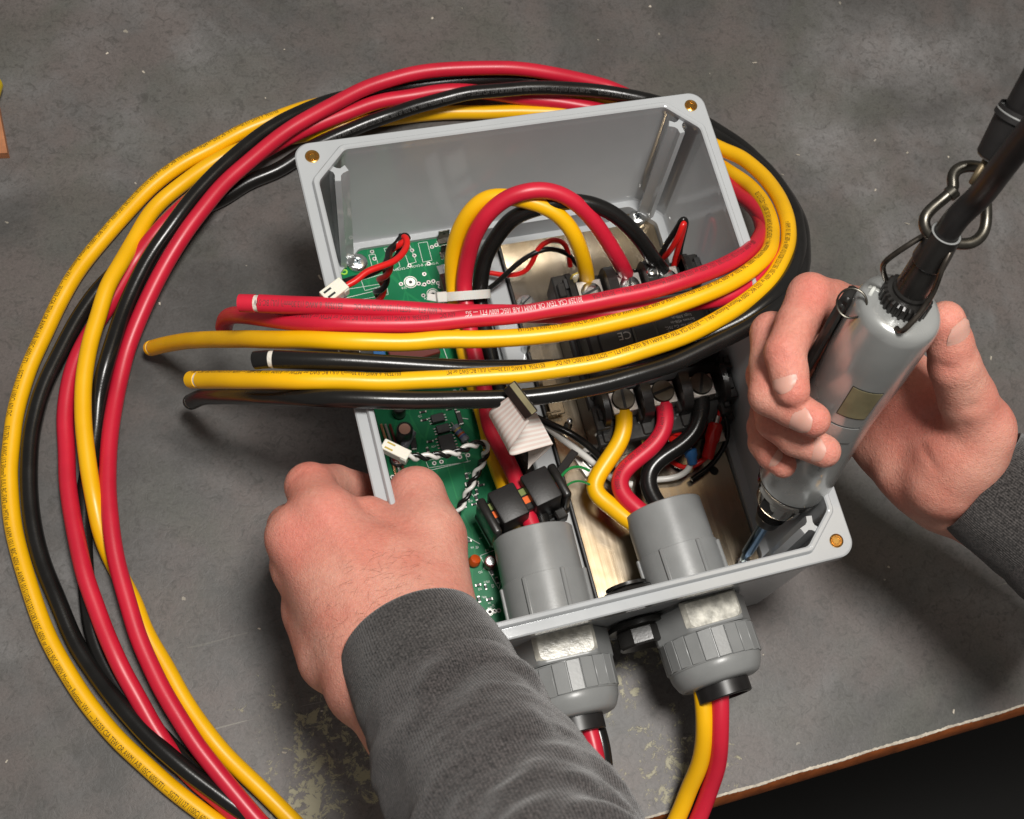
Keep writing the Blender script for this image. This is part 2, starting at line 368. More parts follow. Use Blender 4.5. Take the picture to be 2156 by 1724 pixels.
def rmf(P, up=(0, 0, 1)):
    T = tangents(P); x, y, _ = frame(T[0], up); X = [x]
    for i in range(1, len(P)):
        v = X[-1]-T[i]*(X[-1] @ T[i]); X.append(nrm(v))
    X = np.array(X); return X, np.cross(T, X), T
def tube(P, r, n=14, caps=True):
    P = np.asarray(P, float); X, Y, T = rmf(P); a = np.arange(n)*2*math.pi/n; r = np.broadcast_to(r, (len(P),))
    V = (P[:, None]+r[:, None, None]*(np.cos(a)[None, :, None]*X[:, None]+np.sin(a)[None, :, None]*Y[:, None])).reshape(-1, 3)
    Fc = [(k*n+i, k*n+(i+1) % n, (k+1)*n+(i+1) % n, (k+1)*n+i) for k in range(len(P)-1) for i in range(n)]
    if caps: Fc += [tuple(range(n-1, -1, -1)), tuple((len(P)-1)*n+i for i in range(n))]
    return V, Fc
def prism(poly, o, d, h, up=(0, 1, 0)):
    """2D outline extruded along d by h; outline x,y in the plane across d"""
    d = nrm(d); y = np.asarray(up, float); y = nrm(y-d*(y @ d)); x = np.cross(y, d); p = np.asarray(poly, float); n = len(p)
    A = np.asarray(o)+np.outer(p[:, 0], x)+np.outer(p[:, 1], y)
    V = np.vstack([A, A+h*d])
    Fc = [tuple(range(n-1, -1, -1)), tuple(range(n, 2*n))]+[(i, (i+1) % n, n+(i+1) % n, n+i) for i in range(n)]
    return V, Fc
def ringflat(c, r0, r1, n=14, z=0.0):
    a = np.arange(n)*2*math.pi/n; c = np.asarray(c, float)
    V = np.vstack([np.c_[c[0]+r*np.cos(a), c[1]+r*np.sin(a), np.full(n, c[2]+z)] for r in (r0, r1)])
    return V, [(i, n+i, n+(i+1) % n, (i+1) % n) for i in range(n)]
def torus(c, d, R_, r, n=36, m=10, a0=0, a1=2*math.pi, up=(0, 0, 1)):
    x, y, d = frame(d, up); full = abs(a1-a0-2*math.pi) < 1e-6
    a = np.linspace(a0, a1, n, endpoint=not full); P = np.asarray(c)+R_*(np.outer(np.cos(a), x)+np.outer(np.sin(a), y))
    if not full: return tube(P, r, m)
    V = []; Fc = []; b = np.arange(m)*2*math.pi/m
    for i in range(n):
        rad = np.cos(a[i])*x+np.sin(a[i])*y
        V.append(P[i]+r*(np.outer(np.cos(b), rad)+np.outer(np.sin(b), d)))
        for k in range(m): Fc.append((i*m+k, ((i+1) % n)*m+k, ((i+1) % n)*m+(k+1) % m, i*m+(k+1) % m))
    return np.concatenate(V), Fc
_fc = {}
def glyphs(txt, size):
    """text outline as flat mesh (x to the right, y up), in mm"""
    if txt not in _fc:
        c = bpy.data.curves.new('t', 'FONT'); c.body = txt; c.size = 1.0; c.resolution_u = 2
        o = bpy.data.objects.new('t', c); SC.collection.objects.link(o)
        dg = bpy.context.evaluated_depsgraph_get(); me = bpy.data.meshes.new_from_object(o.evaluated_get(dg))
        bm = bmesh.new(); bm.from_mesh(me); bmesh.ops.triangulate(bm, faces=bm.faces[:])
        for _ in range(3):
            long = [e for e in bm.edges if e.calc_length() > 0.26]
            if not long: break
            bmesh.ops.subdivide_edges(bm, edges=long, cuts=1); bmesh.ops.triangulate(bm, faces=[f for f in bm.faces if len(f.verts) > 3])
        bm.verts.index_update(); _fc[txt] = (np.array([v.co[:2] for v in bm.verts]), [tuple(v.index for v in f.verts) for f in bm.faces]); bm.free()
        bpy.data.meshes.remove(me); bpy.data.objects.remove(o); bpy.data.curves.remove(c)
    v, f = _fc[txt]; return v*size, f
def flat_text(txt, size, c, ang, z):
    v, f = glyphs(txt, size); v = v-v.mean(0); co, si = math.cos(ang), math.sin(ang)
    return np.c_[c[0]+v[:, 0]*co-v[:, 1]*si, c[1]+v[:, 0]*si+v[:, 1]*co, np.full(len(v), z)], f

# ---------------------------------------------------------------- objects
LOC = {}
def link(o): SC.collection.objects.link(o); return o
def thing(name, label, cat, loc=(0, 0, 0), group=None):
    o = link(bpy.data.objects.new(name, None)); o.empty_display_size = 0.01
    o.location = Vector(loc)*S; LOC[o] = np.asarray(loc, float); o['label'] = label; o['category'] = cat
    if group: o['group'] = group
    return o
def build(name, shapes, m, parent=None, angle=40, uv=None, loc=None):
    if isinstance(shapes, tuple): shapes = [shapes]
    V = []; Fc = []; k = 0
    for v, f in shapes:
        V.append(np.asarray(v, float)); Fc += [tuple(int(i)+k for i in q) for q in f]; k += len(v)
    V = np.concatenate(V)
    base = LOC[parent] if parent is not None else (np.asarray(loc, float) if loc is not None else np.r_[V[:, :2].mean(0), V[:, 2].min()])
    me = bpy.data.meshes.new(name); me.from_pydata(((V-base)*S).tolist(), [], Fc); me.update()
    if uv is not None:
        u = me.uv_layers.new(name='UVMap'); li = np.zeros(len(me.loops), dtype=np.int32); me.loops.foreach_get('vertex_index', li)
        u.data.foreach_set('uv', np.asarray(uv, np.float32)[li].ravel())
    me.polygons.foreach_set('use_smooth', [True]*len(me.polygons)); me.set_sharp_from_angle(angle=math.radians(angle))
    me.materials.append(MT[m] if isinstance(m, str) else m)
    o = link(bpy.data.objects.new(name, me)); LOC[o] = base
    if parent is not None: o.parent = parent
    else: o.location = Vector(base)*S
    return o
def tag(o, label, cat, group=None):
    o['label'] = label; o['category'] = cat
    if group: o['group'] = group
    return o
def kids(o): return [c for c in bpy.data.objects if c.parent == o]
def dup(root, delta, label):
    r = root.copy(); link(r); r.location = root.location+Vector(delta)*S; r['label'] = label; LOC[r] = LOC[root]+np.asarray(delta)
    for ch in kids(root):
        c = ch.copy(); link(c); c.parent = r
        for g in kids(ch):
            d = g.copy(); link(d); d.parent = c
    return r
def stuff(o): o['kind'] = 'stuff'; return o
def structure(o): o['kind'] = 'structure'; return o
def screw(parent, c, r, d=(0, 0, 1), cross=True, name='screw', h=2.2, m='steel', dome=0.8, ang=0.6):
    """pan head with its drive recess as a sub-part"""
    prof = [(r, 0), (r, h*0.7), (r*0.93, h), (r*0.4, h*1.02)] if not cross else [(r, 0), (r, h*0.35), (r*0.93, h*0.7), (r*0.72, h*0.93), (r*0.35, h*1.05)]
    s = build(name, lathe(prof, c, d, 28), m, parent, 40 if not cross else 50)
    x, y, d = frame(d); q = np.c_[x, y, d] @ rotz(ang); top = np.asarray(c)+d*h*1.03
    if cross:
        sh = [box(top, (r*0.85, r*0.2, 0.5), 0.05, q), box(top, (r*0.2, r*0.85, 0.5), 0.05, q)]
    else: sh = [box(top, (r*1.8, r*0.24, 0.5), 0.05, q)]
    build('drive_recess', sh, 'recess' if cross else 'hole', s)
    return s

# ================================================================ bench, floor
EY = -215.5
structure(build('floor', box((0, 0, -790), (6000, 6000, 20)), 'floor'))
wb = thing('workbench', 'dark grey scuffed laminate workbench with a chipped pale front edge', 'workbench', (0, 200, -30))
build('benchtop', box((0, EY+760, -14), (2600, 1520, 28)), 'table', wb)
ch = [(0, -0.2), (0, -28), (-4.5, -28), (-4.5, -9.5), (-1.2, -1.0)]
build('edge_strip', prism([(p[0], p[1]) for p in ch], (-1300, EY-0.05, 0), (1, 0, 0), 2600, up=(0, 0, 1)), 'ecore', wb)
xs = np.arange(-320, 420, 0.8); n = len(xs)
w1 = 0.3+0.55*np.abs(np.cumsum(RNG.normal(0, 0.12, n)) % 2 - 1)+RNG.uniform(0, 0.5, n); w2 = 0.35+0.25*np.sin(xs*0.13)+RNG.uniform(0, 0.3, n)
V = np.vstack([np.c_[xs, EY+w1, np.full(n, 0.12)], np.c_[xs, EY-w2, np.full(n, 0.02)], np.c_[xs, EY-w2-0.4, np.full(n, -1.6)]])
build('chipped_edge', (V, [(i, n+i, n+i+1, i+1) for i in range(n-1)]+[(n+i, 2*n+i, 2*n+i+1, n+i+1) for i in range(n-1)]), 'elip', wb)
# shavings lying on the bench
V = []; Fc = []
for i in range(85):
    x, y = RNG.uniform(-330, 330), RNG.uniform(EY+6, 330); a = RNG.uniform(0, 6.3); l, w = RNG.uniform(0.5, 1.9), RNG.uniform(0.25, 0.7)
    c, s_ = math.cos(a), math.sin(a); k = len(V)
    for p, q, z in ((-l, -w, 0.1), (l, -w*0.6, 0.12), (l*0.8, w, 0.5), (-l*0.6, w*0.8, 0.35)): V.append((x+p*c-q*s_, y+p*s_+q*c, z))
    Fc.append((k, k+1, k+2, k+3))
sh = stuff(build('shavings', (np.array(V), Fc), 'elip', loc=(0, 0, 0)))
tag(sh, 'tiny pale shavings and crumbs scattered over the dark bench', 'debris')
# two things cut by the left edge of the picture
pc = U((-60, 228, 3), (-2, 222, 3), (18, 327, 3), (-60, 331, 3))
V = np.vstack([pc*[1, 1, 0]+[0, 0, 0.2], pc*[1, 1, 0]+[0, 0, 5.5]])
tag(build('board_offcut', (V, [(3, 2, 1, 0), (4, 5, 6, 7), (0, 1, 5, 4), (1, 2, 6, 5), (2, 3, 7, 6), (3, 0, 4, 7)]), 'card'),
    'brown board offcut lying at the left edge of the bench', 'offcut')
c = un(-27, 192, 8)
tag(build('plastic_cap', lathe([(5.5, -9), (6.8, -7.5), (6.8, 6), (5.6, 8), (2, 9)], c, (0.35, 0.9, 0), 24), 'yplast'),
    'yellow plastic cap at the left edge above the brown offcut', 'cap')

# ================================================================ enclosure
A_, B_, H_ = 105.0, 128.72, 123.44
def ring(hx, hy, r, z, chamf=False):
    P = []
    for i in range(12):
        if chamf:
            v0 = np.array([hx, hy-r]); v1 = np.array([hx-r, hy]); rd = 2.0; e = nrm(v1-v0); t = (i % 6)/5
            a, b, d = (v0-[0, rd], v0, v0+e*rd) if i < 6 else (v1-e*rd, v1, v1-[rd, 0])
            P.append((1-t)**2*a+2*t*(1-t)*b+t*t*d)
        else:
            t = i/11*math.pi/2; P.append(np.array([hx-r+r*math.cos(t), hy-r+r*math.sin(t)]))
    out = []
    for sx, sy, rev in ((1, 1, 0), (-1, 1, 1), (-1, -1, 0), (1, -1, 1)):
        out += [(p[0]*sx, p[1]*sy, z) for p in (P[::-1] if rev else P)]
    return np.array(out)
def loft(rings, cap0=True, cap1=True):
    n = len(rings[0]); Fc = []
    for k in range(len(rings)-1):
        Fc += [(k*n+i, k*n+(i+1) % n, (k+1)*n+(i+1) % n, (k+1)*n+i) for i in range(n)]
    if cap0: Fc.append(tuple(range(n-1, -1, -1)))
    if cap1: Fc.append(tuple((len(rings)-1)*n+i for i in range(n)))
    return np.concatenate(rings), Fc
ZL, ZF = 36.0, 22.0            # ledge and floor inside
bx = thing('junction_box', 'open light grey plastic enclosure with its lid off, brass inserts in the rim', 'enclosure', (0, 0, 0))
R8 = 8.0
rings = [ring(A_-9, B_-9, 6, 0.6), ring(A_-7, B_-7, 7, 2.5), ring(A_-5, B_-5, 7, H_-7), ring(A_-0.4, B_-0.4, R8, H_-6.6), ring(A_, B_, R8, H_-6),
         ring(A_, B_, R8, H_-0.6), ring(A_-0.6, B_-0.6, R8, H_),
         ring(A_-5, B_-5, 16.5, H_, True), ring(A_-5.3, B_-5.3, 16.4, H_+2.4, True), ring(A_-5.9, B_-5.9, 16.2, H_+3.1, True),
         ring(A_-7.4, B_-7.4, 15.4, H_+3.1, True), ring(A_-8.1, B_-8.1, 15.2, H_+2.5, True), ring(A_-8.2, B_-8.2, 15.0, H_-1.5, True), ring(A_-8.4, B_-8.4, 13.4, H_-3, True),
         ring(A_-9.0, B_-9.0, 13.2, ZL+1, True), ring(A_-9.6, B_-9.6, 13.2, ZL, True), ring(A_-14.0, B_-13.2, 13, ZL-0.3, True), ring(A_-14.6, B_-13.8, 13, ZF, True)]
build('body', loft(rings), 'box', bx, 35)
for sx, sy in ((-1, 1), (1, 1), (1, -1), (-1, -1)):
    c = (sx*(A_-8), sy*(B_-8), H_+0.02)
    ins = build('threaded_insert', [lathe([(3.4, 0), (3.4, 0.4), (3.0, 0.6), (2.7, 0.4), (2.55, 0.1)], c, (0, 0, 1), 28, caps=False),
                              lathe([(2.7, 0.16), (2.2, 0.10), (1.6, 0.12), (0.02, 0.14)], c, (0, 0, 1), 24, caps=False)]+
                [torus((c[0], c[1], c[2]+0.25+0.0*k), (0, 0, 1), 2.35-0.45*k, 0.18, 24, 6) for k in range(3)], 'brass', bx)
    build('bore', lathe([(1.6, 0.22), (0.02, 0.22)], c, (0, 0, 1), 20, caps=False), 'brassd', ins)
    o = np.array([sx*86.9, sy*110.6, 0]); poly = []
    for k, a0 in enumerate((45, 165, 285)):
        a = math.radians(a0); d = np.array([math.cos(a), math.sin(a)]); e = np.array([-d[1], d[0]]); L_ = 4.8 if k else 5.6
        poly += [d*1.9-e*1.5, d*L_-e*1.7+(e*-0.6 if k == 1 else 0), d*(L_+0.4)+e*1.2, d*1.9+e*1.5]
    poly = np.array([(o[0]+sx*p[0], o[1]+sy*p[1]) for p in poly])
    if sx*sy < 0: poly = poly[::-1]
    V = np.vstack([np.c_[poly, np.full(12, ZL-1)], np.c_[poly, np.full(12, 122.4)], np.c_[poly*0.94+0.06*o[:2], np.full(12, 123.2)]])
    Fc = [(k*12+i, k*12+(i+1) % 12, (k+1)*12+(i+1) % 12, (k+1)*12+i) for k in (0, 1) for i in range(12)]+[tuple(24+i for i in range(12))]
    build('corner_post', (V, Fc), 'box', bx, 30)
# metal back plate bent to fit, black strip along its left side
zp = 32.0
pl = [(-1.0, -112), (-1.0, 106), (74, 106), (74, 113), (80, 113), (90.0, 103), (90.0, -112)]
plate = build('back_plate', prism([(p[0], p[1]) for p in pl][::-1], (0, 0, zp-2), (0, 0, 1), 2.0, up=(0, 1, 0)), 'sheet', bx)
build('black_strip', [box((-2.1, -3, zp-2.5), (2.0, 218, 8), 0.6)], 'blackm', bx)
for q in ((1503, 991), (1366, 1052)):
    build('plate_hole', lathe([(2.5, 0.06), (0.02, 0.06)], un(*q, zp), (0, 0, 1), 24, caps=False), 'hole', plate)
screw(bx, un(1340, 462, zp), 5.2, ang=0.9, h=3.6)
c = un(1107, 640, zp)
screw(bx, c, 3.3, h=5, cross=False)
build('washer', cyl((c[0], c[1], zp), (0, 0, 1), 5.0, 0.8), 'steel', bx)
for q in (1105, 742), (1192, 905):
    c = un(*q, zp); build('standoff', lathe([(2.2, 0), (2.2, 8), (1.5, 9), (1.5, 14), (0.5, 14.6)], (c[0], c[1], zp), (0, 0, 1), 12), 'steel', bx)
# grounding lug with hex nut on the plate
c = un(1243, 975, zp)
gl = build('ground_lug', [box((c[0]-1, c[1]+1, zp+1.2), (13, 15, 2.2), 0.4, rotz(0.3)), cyl((c[0], c[1], zp+2), (0, 0, 1), 6.0, 1.0, 28)], 'lug', bx)
build('hex_nut', [lathe([(5.0, 0), (5.2, 0.4), (5.2, 3.2), (4.4, 3.9)], (c[0], c[1], zp+3), (0, 0, 1), 6), cyl((c[0], c[1], zp+3), (0, 0, 1), 2.3, 6.0, 16, 0.3)], 'steel', gl, 25)
# small bent bracket below the contactor's left end
build('bracket', [box(un(1163, 830, zp+6), (8, 24, 1.0), 0.3), box(un(1163, 872, zp+3), (8, 1.0, 8), 0.3)], 'sheet', bx)
build('wire_duct_wall', box((-9.5, 10, 30), (11, 200, 10), 0.8), 'box', bx)

# ================================================================ cable glands through the near wall
def gland(x, label, tilt, yaw=0.0, off=0.0):
    d = nrm([yaw, -1.0, 0]); o = np.array([x, -124.0+off, 57.0])-d*54
    t = thing('cable_gland', label, 'cable gland', (x, -124, 57-24), 'grey cable glands in the near wall')
    def spl(n_, a1, a2):
        return lambda r, h, a: r+0.0*a
    build('inner_sleeve', lathe([(17.2, 2), (17.2, 0.2), (18.0, 0), (19.7, 0), (20.2, 0.5), (20.4, 24), (21.3, 24.3), (21.3, 54)], o, d, 64, caps=False), 'pvc', t, 30)
    for k in range(7):
        a = 2*math.pi*k/7+0.35+tilt; q = np.array([math.cos(a), 0, math.sin(a)])
        xx = nrm(np.cross(d, q)); Rm = np.c_[xx, d, q]
        build('rib', box(o+q*21.6+d*39.3, (2.2, 30, 1.9), 0.5, Rm), 'pvc', t)
    hexr = lambda r, h, a: np.minimum(r, (r-2.6)/np.cos(((a+tilt) % (math.pi/3))-math.pi/6))
    build('hex_body', lathe([(24.4, 54), (25.6, 55), (25.6, 68.2), (25.0, 69)], o, d, 144, rfun=hexr), 'pvc', t, 18)
    # flat cut into the top of the hexagon, its highlight painted as pale cream
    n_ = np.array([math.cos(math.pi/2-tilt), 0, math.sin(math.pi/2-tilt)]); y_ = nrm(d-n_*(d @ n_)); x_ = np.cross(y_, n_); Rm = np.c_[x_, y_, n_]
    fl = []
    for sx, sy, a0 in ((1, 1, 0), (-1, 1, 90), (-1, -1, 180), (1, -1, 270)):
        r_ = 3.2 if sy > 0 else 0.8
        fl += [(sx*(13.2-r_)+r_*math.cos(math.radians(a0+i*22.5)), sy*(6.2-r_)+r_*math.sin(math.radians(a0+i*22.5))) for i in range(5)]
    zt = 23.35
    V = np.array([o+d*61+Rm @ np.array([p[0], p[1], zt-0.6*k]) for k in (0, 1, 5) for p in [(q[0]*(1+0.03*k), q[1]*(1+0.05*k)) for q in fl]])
    nf = len(fl); build('glint_flat', (V, [tuple(range(nf))]+[(k*nf+i, (k+1)*nf+i, (k+1)*nf+(i+1) % nf, k*nf+(i+1) % nf) for k in (0, 1) for i in range(nf)]), 'worn', t, 30)
    build('sealing_nut', lathe([(22.0, 69), (23.9, 69.3), (24.0, 84), (23.4, 84.6)], o, d, 96), 'pvc', t, 35)
    for k in range(22):
        a = 2*math.pi*k/22+0.1+tilt; q = np.array([math.cos(a), 0, math.sin(a)]); xx = nrm(np.cross(d, q)); Rm = np.c_[xx, d, q]
        build('grip_ridge', box(o+q*23.75+d*76.8, (6.55, 14.8, 1.5), 0.30, Rm), 'pvc', t)
    build('dome', lathe([(23.4, 84.2), (23.7, 85.2), (23.2, 88), (21.4, 92), (20.0, 93.6), (18, 94.4), (13.4, 94.6)], o, d, 72), 'pvc', t, 40)
    build('bushing', lathe([(13.8, 93), (13.8, 101.4), (13.1, 102), (11.4, 102), (11, 101), (11, 95)], o, d, 48, caps=False), 'rubber', t, 30)
    build('bushing_core', lathe([(11.1, 96.5), (0.1, 96.5)], o, d, 32, caps=False), 'rubber', t)
    return t
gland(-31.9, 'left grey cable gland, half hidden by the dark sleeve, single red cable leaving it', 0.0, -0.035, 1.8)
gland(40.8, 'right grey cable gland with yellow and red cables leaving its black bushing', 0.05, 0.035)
# black nylon plug between them
o = np.array([10.0, -108, 54.0]); d = np.array([0, -1.0, 0])
pg = thing('hole_plug', 'black round plug screwed through the near wall between the two grey glands', 'plug', (10, -124, 40))
build('inner_nut', [lathe([(8, 0), (11, 0.4), (11, 2.0), (9.3, 2.4)], o+d*-4, d, 40), lathe([(13, 0), (14.2, 0.8), (14.2, 6.5), (13.6, 7)], o+d*-1, d, 6, up=(0.3, 0, 1))], 'blackp', pg, 25)
build('flange', lathe([(15, 0), (15.6, 0.6), (15.6, 3), (13, 3.4)], o+d*16, d, 48), 'blackp', pg)
build('cap_nut', lathe([(12, 0), (12.6, 0.8), (12.6, 8), (11.6, 9)], o+d*19.5, d, 8, up=(0.25, 0, 1)), 'blackp', pg, 25)

# ================================================================ circuit board
ZB = 33.6
pcb = thing('circuit_board', 'green circuit board screwed in the left half of the enclosure', 'circuit board', (-58, 2, 30))
bp = [(-90, -113), (-26.5, -113), (-26.5, 118.3), (-82.5, 118.3), (-90, 110)]
build('board', prism(bp[::-1], (0, 0, ZB-1.6), (0, 0, 1), 1.6, up=(0, 1, 0)), 'pcb', pcb)
screw(pcb, un(753, 556, ZB), 5.6, h=3.4, ang=0.4)
def B(x, y, z=ZB): return un(x, y, z)
pads = []
holes = []
def pad(x, y, ro=1.15, ri=0.55):
    c = B(x, y); pads.append(ringflat(c, ri, ro, 14, 0.07)); holes.append(ringflat(c, 0.02, ri+0.06, 12, 0.05))
for x, y in [(783, 530), (788, 545), (795, 567), (867, 527), (862, 559), (909, 520), (902, 555), (918, 516), (844, 598), (881, 597), (893, 599),
             (902, 594), (912, 592), (922, 596), (926, 604), (891, 622), (808, 620), (872, 538), (893, 577), (968, 962), (985, 958), (914, 975), (929, 972), (974, 930),
             (957, 824), (971, 821), (1022, 1290), (1031, 1288), (1041, 1286), (1050, 1285), (826, 1004), (1003, 728)]:
    pad(x, y)
for x, y, r in ((864, 594, 3.6), (911, 619, 3.4), (1031, 1288, 1.9)):
    c = B(x, y); pads.append(ringflat(c, r*0.88, r, 24, 0.06)); pads.append(ringflat(c, 0.9, r*0.74, 24, 0.12)); holes.append(ringflat(c, 0.02, 0.95, 12, 0.14))
stuff(build('solder_pads', pads, 'solder', pcb)); stuff(build('pad_holes', holes, 'hole', pcb))
silk = []
def sline(pts, w=0.24, closed=False):
    P = [B(*q) for q in pts]
    if closed: P.append(P[0])
    for a, b in zip(P[:-1], P[1:]):
        e = nrm(b-a); s_ = np.array([-e[1], e[0], 0])*w/2
        silk.append((np.array([a-s_-e*w/2, b-s_+e*w/2, b+s_+e*w/2, a+s_-e*w/2])+[0, 0, 0.05], [(0, 1, 2, 3)]))
for q in ([(776, 537), (789, 535), (799, 566), (786, 570)], [(808, 523), (829, 520), (842, 561), (829, 570)], [(846, 517), (862, 515), (876, 552), (860, 556)],
          [(880, 512), (899, 509), (909, 548), (890, 552)], [(919, 508), (951, 502), (955, 513), (924, 519)], [(926, 536), (948, 532), (952, 542), (929, 546)],
          [(760, 590), (805, 577), (812, 600), (768, 612)], [(724, 610), (813, 596), (817, 620), (730, 636)], [(930, 600), (942, 598), (945, 640), (934, 642)],
          [(896, 970), (978, 954), (985, 972), (902, 985)], [(855, 735), (905, 722), (908, 745), (860, 757)], [(1010, 1170), (1040, 1158), (1062, 1190), (1050, 1240)]):
    sline(q, closed=True)
for q in ([(724, 628), (800, 610)], [(905, 990), (990, 970)], [(912, 726), (930, 724), (945, 765)], [(972, 880), (985, 882)], [(955, 1100), (975, 1125), (1010, 1145)], [(993, 1040), (1003, 1052)]):
    sline(q, 0.3)
def stext(t, x, y, s_=2.6, a=0.03):
    silk.append(flat_text(t, s_, B(x, y), a, ZB+0.05))
stext('MOV2-A', 908, 556, 2.0); stext('MOV2-B', 877, 560, 2.0); stext('MOV2-C', 845, 566, 2.0); stext('R72', 850, 606, 1.7); stext('R71', 897, 628, 1.7)
stext('R9', 889, 601, 1.2); stext('R18', 911, 598, 1.2); stext('R17', 927, 603, 1.2); stext('R82', 1031, 1279, 1.5); stext('R75', 972, 947, 1.4); stext('Q3', 985, 1022, 1.3); stext('D9', 1000, 1015, 1.3)
for i in range(46):
    x, y = RNG.uniform(985, 1040), RNG.uniform(1120, 1300)
    silk.append(flat_text(random.choice(['R8', 'C4', 'D2', 'R31', 'Q2', 'TP6']), RNG.uniform(1.1, 1.7), B(x, y), random.choice([0, math.pi/2]), ZB+0.05)) if i < 22 else None
def ic(x, y, w, l, h, npin, a=0.05, name='chip'):
    c = B(x, y); Rm = rotz(a)
    o = build(name, box(c+[0, 0, h/2+0.3], (w, l, h), 0.25, Rm), 'chip', pcb)
    sh = []
    for s_ in (-1, 1):
        for k in range(npin):
            p = np.array([s_*(w/2+0.5), (k-(npin-1)/2)*l/npin, 0]); sh += [box(c+Rm @ (p+[0, 0, h*0.35]), (1.1, 0.55, 0.25), 0, Rm), box(c+Rm @ (p+[s_*0.55, 0, 0.2]), (0.5, 0.55, h*0.6), 0, Rm)]
    build('pins', sh, 'steel', o)
ic(921, 884, 6.8, 4.6, 3.2, 3); ic(932, 906, 6.8, 4.6, 3.2, 3); ic(941, 937, 8.0, 10.5, 2.2, 6, 0.04)
def smd(x, y, w, l, h, a=0.05, m='chip', name='diode'):
    c = B(x, y); Rm = rotz(a); o = build(name, box(c+[0, 0, h/2+0.1], (w, l, h), 0.2, Rm), m, pcb)
    build('end_caps', [box(c+Rm @ np.array([0, s_*(l/2+0.3), 0])+[0, 0, h/2], (w*0.9, 0.8, h*0.9), 0.1, Rm) for s_ in (-1, 1)], 'solder', o)
smd(870, 935, 3.0, 6.0, 2.2, -0.1); smd(967, 882, 2.6, 6.4, 2.0); smd(1003, 880, 2.6, 6.4, 2.0); smd(993, 1020, 2.4, 6.0, 2.0, 1.5)
for x, y in ((982, 1003), (986, 1030), (978, 1063), (1002, 1048), (1035, 1205), (1040, 1140), (1053, 1138), (1030, 1262), (1008, 1262), (850, 812), (985, 790), (1000, 808), (930, 790)):
    smd(x, y, 1.6, 2.2, 1.0, RNG.choice([0, 1.57]), 'chip', 'resistor')
for x, y in ((1000, 1000), (1012, 1022), (1003, 1036), (985, 1048), (998, 1062), (1012, 1075), (965, 1128), (985, 1140), (1020, 1110), (1030, 1096), (905, 930), (900, 948), (960, 868), (946, 862), (890, 868), (893, 885), (1000, 862), (1018, 905), (880, 960), (1022, 1236), (1006, 1232), (1046, 1222)):
    smd(x, y, RNG.choice([1.2, 1.5]), RNG.choice([1.8, 2.4]), 0.9, RNG.choice([0, 1.57]), 'chip', 'resistor')
for x, y in ((988, 996), (1000, 1008), (990, 1055), (1008, 1066), (958, 1120), (1030, 1086), (1022, 1225), (912, 940), (884, 876), (955, 858), (1010, 1240)):
    stext(random.choice(['R8', 'C4', 'D2', 'R31', 'Q2', 'C17']), x, y, 1.5)
def can(x, y, r, h, side, top, name='capacitor'):
    c = B(x, y); o = build(name, lathe([(r, 0.2), (r, 1.2), (r*0.93, 1.7), (r, 2.2), (r, h-0.6), (r*0.9, h)], c, (0, 0, 1), 28), side, pcb)
    build('can_top', lathe([(r*0.72, 0), (r*0.7, 0.12), (0.02, 0.15)], c+[0, 0, h], (0, 0, 1), 24, caps=False), top, o)
can(851, 924, 4.1, 15, 'blackp', 'pink'); can(840, 872, 3.4, 11, 'blackp', 'blackm'); can(1030, 1190, 3.0, 9, 'redcap', 'steel')
can(838, 970, 4.2, 3.0, 'blackp', 'chrome', 'inductor')
c = B(994, 1188); build('capacitor', lathe([(0.6, 0), (2.6, 1), (3.2, 3), (2.6, 5.2), (0.8, 6)], c, (0.4, 0.3, 1), 20), 'orange', pcb)
stuff(build('silkscreen', silk, 'silk', pcb))
# through-hole resistor with bands
a, b = B(953, 893, ZB+3), B(985, 932, ZB+3); d = nrm(b-a); L_ = np.linalg.norm(b-a)
r0 = build('resistor', lathe([(0.9, 1.0), (2.1, 1.4), (2.4, 2.6), (2.0, 4), (2.0, L_-4), (2.4, L_-2.6), (2.1, L_-1.4), (0.9, L_-1)], a, d, 22), 'resg', pcb)
for h, m in ((3.6, 'gold'), (5.0, 'blueband'), (6.8, 'orange'), (8.2, 'blueband')):
    build('colour_band', lathe([(2.09, h), (2.09, h+0.8)], a, d, 22, caps=False), m, r0)
build('leads', [tube(spline([a+d*0.8, a-d*1.2, a-d*1.6-[0, 0, 3]], 0.6), 0.35, 8), tube(spline([b-d*0.8, b+d*1.2, b+d*1.6-[0, 0, 3]], 0.6), 0.35, 8)], 'solder', r0)
a, b = B(868, 905, ZB+4), B(848, 945, ZB+4); d = nrm(b-a); L_ = np.linalg.norm(b-a)
build('film_resistor', lathe([(1.0, 0), (2.6, 0.8), (2.8, 2), (2.3, 3.4), (2.3, L_-2), (1.0, L_)], a, d, 20), 'resg', pcb)
# blade terminals at the top right corner
for x, y in ((931, 507), (936, 536)):
    c = B(x, y); bt = build('blade_terminal', [box(c+[1, 1.5, 4.2], (6.3, 0.8, 8.4), 0.2, rotz(0.05)), box(c+[1, -0.2, 0.5], (7.5, 4, 0.8), 0.2, rotz(0.05))], 'clip', pcb)
    build('blade_hole', lathe([(0.8, 0), (0.02, 0)], c+[1, 1.05, 5.6], (0, -1, 0), 16, caps=False), 'hole', bt)
